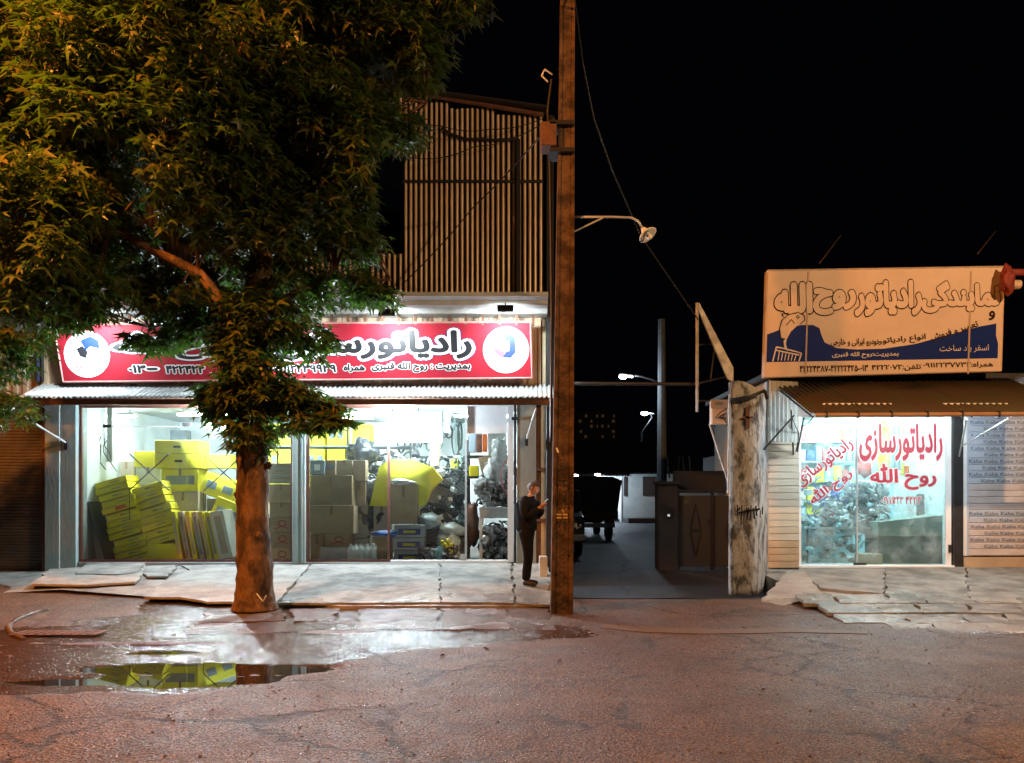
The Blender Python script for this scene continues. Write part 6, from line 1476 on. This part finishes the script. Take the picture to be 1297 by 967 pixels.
# head
hq = Matrix.Translation((.115,0,1.63)) @ Matrix.Rotation(R(34), 4, 'Y')
bm = bmesh.new(); bmesh.ops.create_icosphere(bm, subdivisions=4, radius=1)
for v in bm.verts:
    x, y, z = v.co; 
    X_ = x*.098; Y_ = y*.076; Z_ = z*.118
    if z < -.1: k_ = min(1, (-z-.1)/.9); Y_ *= 1-.38*k_; X_ = X_*(1-.12*k_)+.018*k_
    if x > .5: X_ += .026*math.exp(-((y/.13)**2))*math.exp(-((z+.12)/.17)**2)            # nose
    if x > .4: X_ -= .013*(math.exp(-(((abs(y)-.36)/.16)**2)-((z-.06)/.11)**2))            # eye sockets
    if x > .4: X_ += .006*math.exp(-((y/.34)**2))*math.exp(-((z+.48)/.06)**2)+.005*math.exp(-((y/.30)**2))*math.exp(-((z+.60)/.05)**2)+.006*math.exp(-((z-.2)/.07)**2)
    v.co = hq @ Vector((X_, Y_, Z_))
bm.verts.index_update(); addvf(([tuple(v.co) for v in bm.verts], [tuple(v.index for v in f.verts) for f in bm.faces])); bm.free()
for s in (-1,1):
    f_ = MB(); f_.blob((0,0,0), (.022,.010,.034), 1, .1, 1, 2); addvf(([tuple(hq @ (Vector(v)+Vector((-.005, s*.078, -.005)))) for v in f_.v], f_.f))
bo = mpart((V, F), 'body', m_skin)
rm = bo.modifiers.new('r', 'REMESH'); rm.mode = 'VOXEL'; rm.voxel_size = .0065; rm.use_smooth_shade = True
bpy.context.view_layer.update(); me2 = bpy.data.meshes.new_from_object(bo.evaluated_get(bpy.context.evaluated_depsgraph_get())); bo.modifiers.clear(); bo.data = me2
# eyes, brows, hair
for s in (-1,1):
    f_ = MB(); f_.blob((0,0,0), (.010,.013,.009), 1, 0, 1, 2); f_.v = [tuple(hq @ (Vector(v)+Vector((.084, s*.028, .006)))) for v in f_.v]; q = f_.build('eye', m_plastic_w, None, True); q.parent = man
    f_ = MB(); f_.box((0,0,0), (.008,.032,.006)); f_.v = [tuple(hq @ (Vector(v)+Vector((.092, s*.030, .027)))) for v in f_.v]; q = f_.build('eyebrow', m_hair, None, True); q.parent = man
bm = bmesh.new(); bmesh.ops.create_icosphere(bm, subdivisions=4, radius=1); kill = []
for v in bm.verts:
    x, y, z = v.co; lim = .42 if x > .35 else (-.15 if x > -.1 else -.45)
    if z < lim: kill.append(v)
    k_ = 1.09+mn.noise(Vector((x*7, y*7, z*7)))*.06; v.co = hq @ Vector((x*.098*k_-.004, y*.078*k_, z*.120*k_))
bmesh.ops.delete(bm, geom=kill, context='VERTS'); bm.verts.index_update(); bm.faces.index_update()
hv = ([tuple(v.co) for v in bm.verts], [tuple(v.index for v in f.verts) for f in bm.faces]); bm.free(); q = mpart(hv, 'hair', m_hair); so = q.modifiers.new('t', 'SOLIDIFY'); so.thickness = .008
# collar
nn = []; f_ = MB(); f_.tube([(.045+.068*math.cos(t), .070*math.sin(t), 1.465+.015*math.cos(t)) for t in [i*math.pi/8 for i in range(17)]], .016, 8, False); q = f_.build('collar', m_jk, None, True); q.parent = man
ph = thing('phone', 'glowing smartphone held in the man\'s hands', 'phone', (0,0,0))
pm_ = Matrix.Translation((px0,py0,PZ_)) @ Matrix.Rotation(R(-22), 4, 'Z') @ Matrix.Translation((.325,0,1.40)) @ Matrix.Rotation(R(-40), 4, 'Y')
ph.matrix_basis = pm_
o = MB(); o.box((0,0,0), (.148,.072,.009), None, .003); o = o.build('case', m_black, None); o.parent = ph
o = MB(); o.box((0,0,.0052), (.138,.064,.001)); o = o.build('screen', EM('phone_screen', (.75,.88,1), 6), None); o.parent = ph
# cooler box behind him and a concrete stub
f_ = MB(); f_.bx(X(683,13.6), X(693,13.6), 13.5, 13.75, .1, .62, .01); tag(f_.build('metal_crate', m_lgrey), 'small grey metal crate on the pavement end behind the man', 'crate')

# ------------------------------------------------------------------ small debris, patch, fallen leaves
rdb = random.Random(77); f = MB()
def gz(x, y): return float(road_height(np.array([[x]]), np.array([[y]]))[0,0])
for i in range(330):
    if rdb.random() < .6: px_i, py_i = rdb.uniform(0,1297), rdb.uniform(800,960)
    else: px_i, py_i = rdb.uniform(400,1297), rdb.uniform(785,812)
    D = CAMZ*FOC/(py_i-HZ); x_ = X(px_i, D); r_ = rdb.uniform(.005,.016)
    f.blob((x_, D, gz(x_, D)+r_*.4), (r_, r_*rdb.uniform(.6,1), r_*.6), i, .3, 2, 1)
f.build('gravel', M('gravel_stone', (.22,.19,.16), .8, (.08,.07,.06), 30, .2), None, kind='stuff')
f = MB()
for i in range(90):
    k = rdb.random()
    px_i, py_i = (rdb.uniform(60,700), rdb.uniform(772,835)) if k < .7 else (rdb.uniform(0,1290), rdb.uniform(790,950))
    D = CAMZ*FOC/(py_i-HZ); x_ = X(px_i, D); q = Euler((rdb.uniform(-.5,.5), rdb.uniform(-.5,.5), rdb.uniform(0,6.28))).to_matrix(); sz = rdb.uniform(.03,.075); c = Vector((x_, D, gz(x_, D)+.022))
    f.add([c+q @ (Vector(v)*sz) for v in LV], [tuple(t) for t in LF])
f.build('fallen_leaves', M('dead_leaf', (.12,.07,.025), .7, (.05,.03,.015), 20, 0), None, kind='stuff')

# hoses and belts hanging on the back wall of the left shop
th = thing('hanging_hoses', 'black and grey hoses hanging in loops high on the rear wall of the left shop', 'hoses', tuple(P(555,560,18.6)))
rdh_ = random.Random(5)
for i in range(16):
    c = P(508+i*5+rdh_.uniform(-1,1), 535+rdh_.uniform(-6,6), 18.5+.02*i); hh = rdh_.uniform(.3,.8); ww = rdh_.uniform(.04,.10)
    MB().tube([c+Vector((ww*math.sin(q*math.pi/6), 0, -hh*.5*(1-math.cos(q*math.pi/6)))) for q in range(13)], rdh_.uniform(.014,.03), 7).build('hose', [m_black, m_grey, m_dark][i % 3], th, True)
